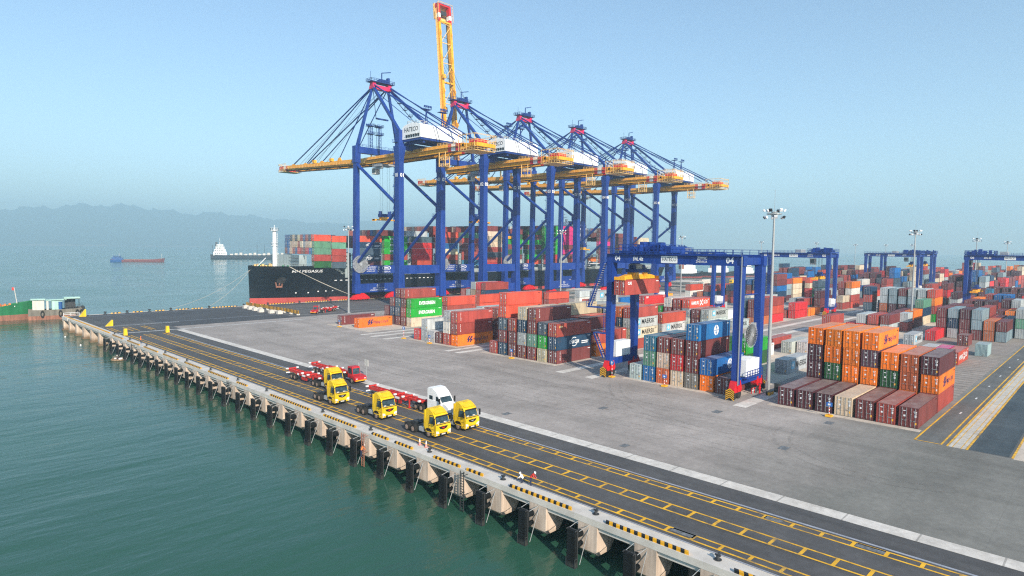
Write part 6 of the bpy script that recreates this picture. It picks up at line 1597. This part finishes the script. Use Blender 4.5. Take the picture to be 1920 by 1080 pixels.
mk('dull_red', (0.2, 0.055, 0.055), 0.8, var=.3)
def make_boats():
    # cargo barge out on the bay, wheelhouse at its left end
    r = empty('river_cargo_ship', 'low red river cargo ship with a blue stern house out on the bay', 'ship', (302, 1118, W0), radians(-19))
    m = MB(); hull_mesh(m, 72, 13, 2, 3.4, 0, 0, .18, 2.6); m.build('hull', ['dull_red', 'hull_blue', 'rust'], r)
    m = MB(); m.box(-35, -20, -5, 5, 2, 6.5); m.box(-33, -23, -4.4, 4.4, 6.5, 9.5); m.box(-35, -19, -5.6, 5.6, 6.4, 6.7); sup = m.build('wheelhouse', 'hull_blue', r)
    m = MB(); 
    for k in range(4): m.box(-31.5 + k * 2.2, -30 + k * 2.2, -4.46, -4.4, 7.4, 8.8)
    m.build('window', 'glass', sup)
    m = MB(); m.box(-18, 26, -4.6, 4.6, 2.4, 4.1); m.build('hatch', 'rust', r)
    m = MB(); m.tube((33, 0, 4), (33, 0, 13), .25, 6); m.tube((-25, 0, 9), (-25, 0, 14), .2, 6); m.build('light_pole', 'off_white', r)
    m = MB(); hull_mesh(m, 16, 13.2, 2, 3.7, 0, 0, .01, .3); o = m.build('stern_shell', ['hull_blue', 'hull_blue', 'rust'], r); o.location = (-28.6, 0, 0)
    # tanker
    r = empty('tanker', 'small tanker with white stern house and dark red sided hull left of the black ship', 'ship', (545, 1262, W0), radians(-20)); r.scale = (1, 1, 1.45)
    m = MB(); hull_mesh(m, 150, 20, 3, 5.4, 0, 1, .16, 3.0, 0, .22); m.build('hull', ['hull_black', 'hull_black', 'rust'], r)
    m = MB(); m.box(-70, -46, -9, 9, 5, 10); m.box(-68, -48, -8, 8, 10, 13.5); m.box(-66, -50, -7.4, 7.4, 13.5, 17); m.box(-64, -52, -9.5, 9.5, 17, 20); sup = m.build('superstructure', 'white_paint', r)
    m = MB()
    for z, n in ((7, 6), (11, 5), (14.5, 4), (18, 4)):
        for k in range(n): m.box(-67 + k * 3.4, -65.6 + k * 3.4, -9.6, -7.2, z, z + 1.2)
    m.build('window', 'glass', sup)
    m = MB(); m.tube((-58, 0, 20), (-58, 0, 29), .5, 8, 0, .2); m.box(-58.4, -57.6, -3, 3, 24, 24.5); m.build('radar_mast', 'white_paint', sup)
    m = MB(); m.box(-66, -62, -2, 2, 17, 23); m.tube((-71, 4, 8), (-71, 4, 19), .4, 6); m.build('funnel', 'dark_steel', r)
    m = MB()
    for k in range(12): m.box(-40 + k * 8.6, -35 + k * 8.6, -6 + (k % 3), 4 - (k % 2), 5.6, 7.4 + .8 * (k % 3))
    for k in range(6): m.box(-40, 62, -4 + k * 1.3, -3.7 + k * 1.3, 6.6, 6.9)
    m.build('deck_pipe', 'off_white', r)
    for x in (10, 24): MB().tube((x, 0, 6), (x, 0, 21), .4, 8, 0, .25).build('kingpost', 'dark_steel', r)
    # green fishing boat cut by the left edge
    r = empty('fishing_boat', 'green wooden fishing boat with white name marks and red flag', 'boat', (26.6, 302.9, W0), radians(-8))
    m = MB(); hull_mesh(m, 36, 8, 1.5, 5.0, 0, 1, .36, 2.6, 0, .42)
    for k in range(4): m.box(7.0 + k * 1.6, 8.2 + k * 1.6, -3.75 + k * .42, -3.7 + k * .42, 4.5 + k * .2, 4.9 + k * .2, 3)
    m.build('hull', ['hull_green', 'rust', 'wood', 'white_paint'], r)
    m = MB(); m.box(-5, 7.2, -2.6, 2.6, 4.4, 7.0, 0); m.box(-4, 6.6, -2.3, 2.3, 7.0, 9.4, 1); m.box(-4.6, 7.4, -2.9, 2.9, 9.4, 9.65, 1); m.box(-3, 5, -1.9, 1.9, 9.65, 11.4, 1)
    for k in range(4): m.box(-1 + k * 1.8, .1 + k * 1.8, -2.34, -2.3, 7.6, 8.8, 2)
    m.build('wheelhouse', ['hull_green', 'hull_blue', 'glass'], r)
    m = MB(); m.tube((13.6, 0, 6), (12.9, 0, 12.2), .14, 6); m.tube((4.4, 0, 11), (4.4, 0, 15.6), .12, 6); m.tube((8.4, -1.6, 4.4), (8.4, -1.6, 10.0), .18, 8); m.build('flag_pole', 'off_white', r)
    m = MB(); m.box(12.2, 12.95, -.05, .05, 11.2, 12.3); m.build('flag', 'cloth_red', r)
    MB().box(3.4, 4.35, -.05, .05, 14.6, 15.6).build('flag', 'cloth_red', r)
    m = MB()
    for k in range(7): m.box(7.6 + k * .7, 8.2 + k * .7, -1.8 + (k % 3) * .9, -.8 + (k % 3) * .9, 4.4, 5.8 + .5 * (k % 2))
    m.box(7.4, 12.6, -1.9, 1.9, 4.3, 4.45); m.build('net_crate', 'vest_orange', r)
    # service barge with sheds
    r = empty('service_barge', 'rusty flat barge with pale sheds, blue drum and tyres moored at the wharf corner', 'barge', (51.6, 296.0, W0), radians(-8)); r.scale = (.66, .7, 1.45)
    m = MB(); hull_mesh(m, 27, 7.5, 1.2, 2.6, 0, 1, .1, .3, 0, .4); m.build('hull', ['concrete_dark', 'rust', 'concrete_dark'], r)
    m = MB(); m.box(-11.5, -6, -2.6, 2.6, 2.3, 5.2, 1); m.box(-5, -4, -2.4, 2.4, 2.3, 4.9, 1); m.box(-2.5, 2.6, -2.0, 2.6, 2.3, 4.9, 0); sh = m.build('shed', ['mint', 'off_white'], r)
    m = MB(); m.box(-12.3, -5.4, -3.3, 3, 5.2, 5.45); m.box(-5.2, 4.6, -2.8, 2.8, 5.0, 5.2); m.box(3.4, 11.2, -3.3, 3.2, 5.35, 5.7); m.build('roof', 'mint', r)
    m = MB()
    for x in (3.6, 7, 10.8):
        for y in (-3, 3): m.tube((x, y, 2.3), (x, y, 5.4), .08, 6)
    m.box(3.5, 10.9, -3.05, -2.95, 5.2, 5.34); m.box(3.5, 10.9, 2.95, 3.05, 5.2, 5.34); m.box(3.5, 3.7, -3, 3, 5.2, 5.34); m.box(4, 9, .5, 3.0, 2.3, 5.0); m.box(6.9, 7.1, -3, 3, 5.2, 5.34); m.build('shelter', 'dark_steel', r)
    MB().tube((1.6, -2.4, 2.3), (1.6, -2.4, 4.6), .95, 16).build('drum', 'hull_blue', r)
    for x in (-7, 1.5, 9.6, 11.6):
        m = MB(); n = 16
        for k in range(n):
            a, b = 2 * pi * k / n, 2 * pi * (k + 1) / n; m.tube((x + .75 * cos(a), -3.85, 1.5 + .75 * sin(a)), (x + .75 * cos(b), -3.85, 1.5 + .75 * sin(b)), .26, 6)
        m.build('tyre_fender', 'tyre', r)
    m = MB(); rnd = random.Random(8)
    for k in range(16): x = rnd.uniform(3.5, 12.6); y = rnd.uniform(-3.2, 1); s = rnd.uniform(.3, .9); m.box(x, x + s, y, y + s, 2.4, 2.4 + s * 1.2)
    m.rail([(4, -3.4, 2.5), (12.5, -3.4, 2.5)], 1.3, 1.2, .05); m.build('deck_gear', 'dark_steel', r)
    MB().tube((8, 0, 5.6), (8, 0, 8.4), .05, 5).build('aerial', 'dark_steel', r)
    # fishing raft by the fenders with a man on it
    r = empty('fishing_raft', 'small round fishing raft floating by the wharf fenders', 'raft', (44.0, 181.2, W0))
    m = MB(); n = 18
    for k in range(n):
        a, b = 2 * pi * k / n, 2 * pi * (k + 1) / n; m.tube((1.5 * cos(a), 1.6 * sin(a), .2), (1.5 * cos(b), 1.6 * sin(b), .2), .22, 8)
    m.build('rim', 'wood', r); m = MB(); m.tube((0, 0, .05), (0, 0, .18), 1.5, 18); m.build('floor', 'wood', r)
    m = MB(); m.box(-.2, .3, -1.1, -.7, .2, .6); m.box(.3, .7, -.6, -.2, .2, .6); m.box(-.6, -.2, 1.1, 1.4, .2, .5); m.build('tub', 'white_paint', r)
    # white harbour tugs beyond the far quay
    def tug(x, y, s, lab, rz):
        r = empty('harbour_tug', lab, 'tug', (x, y, W0), rz, 'white harbour craft beyond the quay'); r.scale = (s, s, s)
        m = MB(); hull_mesh(m, 30, 9, 2, 3.2, 0, 1, .3, 1.8, 0, .2); m.build('hull', ['hull_black', 'boot_red', 'deck_grey'], r)
        m = MB(); m.box(-6, 8, -3.4, 3.4, 3, 6.4); m.box(-3, 7, -3, 3, 6.4, 9.4); m.box(-1, 5, -2.4, 2.4, 9.4, 12.4); sup = m.build('superstructure', 'white_paint', r)
        m = MB()
        for k in range(4): m.box(-.6 + k * 1.4, .4 + k * 1.4, -2.46, -2.4, 10.4, 11.6); m.box(-1.06, -1, -2 + k * 1.0, -1.3 + k * 1.0, 10.4, 11.6)
        m.build('window', 'glass', sup)
        m = MB(); m.tube((2, 0, 12.4), (2, 0, 19), .3, 6, 0, .1); m.box(1.8, 2.2, -1.6, 1.6, 15.4, 15.7); m.build('mast', 'off_white', sup)
        m = MB(); m.box(-4.5, -3, -2.6, -1.2, 6.4, 10.4); m.box(-4.5, -3, 1.2, 2.6, 6.4, 10.4); m.build('funnel', 'rust', r)
    tug(610, 338, 1.35, 'white harbour craft with a tall mast beyond the parked trucks, leftmost of the three', radians(-30)); tug(655, 325, 1.5, 'white harbour craft with an orange brown funnel seen between the far gantry legs', radians(-60)); tug(700, 312, 1.0, 'smaller white harbour craft, rightmost of the three beyond the quay', radians(-40))
    r = empty('sailing_yacht', 'tiny pale sailing boat far out on the sea at right', 'boat', (2600, 640, W0)); m = MB(); hull_mesh(m, 40, 8, 1, 3, 0, 0); m.build('hull', ['off_white', 'off_white', 'wood'], r)
    m = MB(); m.add([(2, -.1, 5), (-14, -.1, 5), (0, -.1, 34), (2, .1, 5), (-14, .1, 5), (0, .1, 34)], [(0, 1, 2), (3, 5, 4), (0, 3, 4, 1), (1, 4, 5, 2), (2, 5, 3, 0)]); m.build('sail', 'off_white', r)
make_boats()

# ------------------------------------------------------------------ mooring ropes
def rope(a, b, sag, label, rr=.07):
    m = MB(); n = 14; p = None
    for k in range(n + 1):
        t = k / n; q = tuple(a[i] + (b[i] - a[i]) * t for i in range(2)) + (a[2] + (b[2] - a[2]) * t - sag * 4 * t * (1 - t),)
        if p: m.tube(p, q, rr, 5)
        p = q
    tag(m.build('mooring_rope', 'rope'), label, 'rope', 'mooring ropes')
rope((128.6, SY0 + 2.3, 15.6), (160.6, 256.0, .7), .6, 'pale mooring rope crossing the black bow down to the quay', .1)
rope((129.2, SY0 + 2.2, 15.5), (160.9, 256.0, .7), .9, 'second pale mooring rope close beside the one crossing the bow', .06)
rope((118, SYC - .5, 14.6), (93.5, 256.1, .7), 1.6, 'slack mooring rope from the bow tip to the quay left of the ship', .06)
rope((118.2, SYC, 14.4), (79.7, 256.1, .7), 2.2, 'longest slack mooring rope from the bow tip towards the wharf corner', .05)

# ------------------------------------------------------------------ people: one continuous skinned body each
def person(x, y, z, rz, pose, label, shirt, legs='trousers', hat='white_paint', group='dock workers', h=1.72):
    import bmesh
    J = {'pel': (0, 0, .95), 'che': (0, 0, 1.32), 'nek': (0, 0, 1.5), 'hed': (0, -.02, 1.66), 'kl': (.1, -.01, .5), 'kr': (-.1, -.01, .5), 'al': (.1, .02, .07), 'ar': (-.1, .02, .07), 'tl': (.1, -.14, .05), 'tr': (-.1, -.14, .05),
         'sl': (.19, 0, 1.42), 'sr': (-.19, 0, 1.42), 'el': (.25, .02, 1.14), 'er': (-.25, .02, 1.14), 'wl': (.25, -.1, .9), 'wr': (-.25, -.1, .9), 'hl': (.24, -.15, .82), 'hr': (-.24, -.15, .82)}
    J.update(pose)
    E = [('pel', 'che', .13, .15), ('che', 'nek', .15, .06), ('nek', 'hed', .06, .1), ('pel', 'kl', .12, .075), ('kl', 'al', .075, .05), ('al', 'tl', .05, .045), ('pel', 'kr', .12, .075), ('kr', 'ar', .075, .05), ('ar', 'tr', .05, .045),
         ('che', 'sl', .15, .075), ('sl', 'el', .07, .05), ('el', 'wl', .05, .035), ('wl', 'hl', .035, .045), ('che', 'sr', .15, .075), ('sr', 'er', .07, .05), ('er', 'wr', .05, .035), ('wr', 'hr', .035, .045)]
    names = list(J); rad = {}
    for a, b, ra, rb in E: rad.setdefault(a, ra); rad[b] = rb
    rad['pel'] = .14; rad['hed'] = .1
    me = bpy.data.meshes.new('person'); me.from_pydata([J[n] for n in names], [(names.index(a), names.index(b)) for a, b, _, _ in E], [])
    o = bpy.data.objects.new('person', me); COL.objects.link(o)
    sk = o.modifiers.new('skin', 'SKIN'); sb = o.modifiers.new('subsurf', 'SUBSURF'); sb.levels = sb.render_levels = 1
    for i, n in enumerate(names):
        v = me.skin_vertices[0].data[i]; v.radius = (rad[n], rad[n]); v.use_root = (n == 'pel')
    bpy.context.view_layer.update()
    m2 = bpy.data.meshes.new_from_object(o.evaluated_get(bpy.context.evaluated_depsgraph_get()))
    o.modifiers.clear(); o.data = m2
    for k in (shirt, legs, 'skin'): m2.materials.append(M[k])
    def seg(p, a, b):
        d = [b[i] - a[i] for i in range(3)]; l = sum(q * q for q in d) or 1; t = max(0, min(1, sum((p[i] - a[i]) * d[i] for i in range(3)) / l))
        return sum((p[i] - a[i] - d[i] * t) ** 2 for i in range(3))
    for f in m2.polygons:
        c = f.center; best = min(E, key=lambda e: seg(c, J[e[0]], J[e[1]]) / max(e[2], .05) ** 2); s = {best[0], best[1]}
        f.material_index = 2 if s & {'hl', 'hr'} or 'hed' in s else 1 if s & {'kl', 'kr', 'al', 'ar', 'tl', 'tr'} else 0
        f.use_smooth = True
    o.location = (x, y, z); o.rotation_euler = (0, 0, rz); tag(o, label, 'person', group)
    hx, hy, hz = J['hed']; m = MB(); n = 10
    m.tube((hx, hy, hz + .02), (hx, hy, hz + .1), .125, 12, 0, .1); m.tube((hx, hy, hz + .1), (hx, hy, hz + .15), .1, 12, 0, .04); m.tube((hx, hy, hz + .02), (hx, hy - .03, hz + .035), .16, 12)
    m.build('helmet', hat, o)
    m = MB(); m.tube((hx, hy - .1, hz - .02), (hx, hy - .125, hz - .035), .02, 6); m.build('nose', 'skin', o)
CROUCH = {'pel': (0, .12, .42), 'che': (0, -.08, .74), 'nek': (0, -.18, .9), 'hed': (0, -.28, 1.02), 'kl': (.15, -.3, .46), 'kr': (-.15, -.3, .46), 'al': (.13, .05, .08), 'ar': (-.13, .05, .08), 'tl': (.13, -.12, .05), 'tr': (-.13, -.12, .05), 'sl': (.19, -.12, .82), 'sr': (-.19, -.12, .82), 'el': (.22, -.34, .62), 'er': (-.22, -.34, .62), 'wl': (.14, -.52, .5), 'wr': (-.14, -.52, .5), 'hl': (.1, -.6, .44), 'hr': (-.1, -.6, .44)}
BEND = {'che': (0, -.22, 1.22), 'nek': (0, -.34, 1.34), 'hed': (0, -.46, 1.42), 'sl': (.19, -.28, 1.28), 'sr': (-.19, -.28, 1.28), 'el': (.22, -.42, 1.02), 'er': (-.22, -.42, 1.02), 'wl': (.16, -.58, .86), 'wr': (-.16, -.58, .86), 'hl': (.13, -.66, .8), 'hr': (-.13, -.66, .8)}
person(48.05, 45.0, 0.02, radians(200), CROUCH, 'person in white helmet and white shirt crouching near the striped kerb', 'white_paint')
person(48.15, 43.9, 0.02, radians(25), BEND, 'person in red shirt bending forward beside the crouching one', 'cloth_red')
person(47.6, 175.6, 0.02, radians(80), {}, 'person in orange vest standing on the far part of the wharf edge', 'vest_orange', hat='vest_orange')
person(44.0, 181.6, W0 + .16, radians(-60), CROUCH, 'person crouching on the fishing raft', 'concrete_dark', hat='off_white')
person(45.3, 71.85, -3.0, radians(90), BEND, 'person in pale clothes climbing the rusty ladder', 'vest_orange')
person(108.6, 252.0, 0.02, radians(60), {}, 'person standing on the ship quay beside the striped boards', 'vest_orange')

# ------------------------------------------------------------------ hatch covers, spreaders and trucks on the far apron
def hatch_pile(x, y, n, lab, L=13, Wd=12):
    rnd = random.Random(int(x))
    for k in range(n):
        m = MB(); m.box(-L / 2, L / 2, -Wd / 2, Wd / 2, .45, .75)
        for q in range(7): m.box(-L / 2 + .4 + q * (L - 1) / 6, -L / 2 + .6 + q * (L - 1) / 6, -Wd / 2, Wd / 2, 0.02, .45)
        o = m.build('hatch_cover', 'concrete_pale' if k % 3 else 'deck_grey', None, (x + rnd.uniform(-.5, .5), y + rnd.uniform(-.4, .4), .02 + k * .76))
        tag(o, f'grey hatch cover, {ORD[k + 1]} from the bottom, pile {lab}', 'hatch cover', 'piled hatch covers ' + lab)
hatch_pile(252, 196, 6, 'near the quay cranes'); hatch_pile(346, 190, 8, 'beyond the near gantry', 16, 13)
m = MB(); m.box(-6, 6, -1, 1, .1, .8); m.box(-6, -5.4, -1.3, 1.3, .02, 1.2); m.box(5.4, 6, -1.3, 1.3, .02, 1.2); m.box(-2, 2, -1.1, 1.1, .8, 2.0); tag(m.build('spare_spreader', 'crane_yellow', None, (300, 178, 0)), 'yellow container spreader lying on the apron by the light mast', 'spreader')
def box_truck(x, y, cab, box, lab):
    r = empty('container_truck', lab, 'truck', (x, y, .02), 0, 'loaded trucks on the far apron')
    MB().prism([(0, .4), (0, 1.5), (.4, 2.9), (2.2, 3.1), (2.3, .6)], 'y', -1.25, 1.25).build('cab', cab, r)
    MB().add([(.0, -1.1, 1.6), (.0, 1.1, 1.6), (.36, 1.1, 2.7), (.36, -1.1, 2.7)], [(0, 3, 2, 1)]).build('windscreen', 'glass', r)
    chassis_ = MB().box(1, 15, -.5, .5, .7, 1.2); chassis_.build('chassis', 'chassis_red', r)
    m = MB(); m.box(2.8, 15, -1.22, 1.22, 1.3, 4.1)
    for q in range(20): m.box(3 + q * .6, 3.3 + q * .6, -1.26, 1.26, 1.5, 3.9)
    m.build('load_box', box, r)
    for xx in (1.2, 4.6, 12, 13.3):
        for s in (-1, 1): MB().tube((xx, s * .95, .5), (xx, s * 1.25, .5), .5, 14).build('wheel', 'tyre', r)
box_truck(405, 214, 'truck_red', 'concrete_pale', 'red cabbed truck with a beige container on the far apron'); box_truck(448, 211, 'truck_yellow', 'concrete_pale', 'yellow cabbed truck with a beige container on the far apron')

for k, (x, y, lab) in enumerate(((43.0, 236, 'small white float on the water, farthest along the wharf'), (42.6, 214.0, 'small white float on the water off the wharf piers'), (34.5, 33.0, 'small white float on the water near the foremost fenders'))):
    m = MB(); m.tube((0, 0, -.1), (0, 0, .16), .2, 10, 0, .26); m.tube((0, 0, .16), (0, 0, .34), .26, 10, 0, .1); tag(m.build('float', 'white_paint', None, (x, y, W0)), lab, 'float', 'floats on the water')
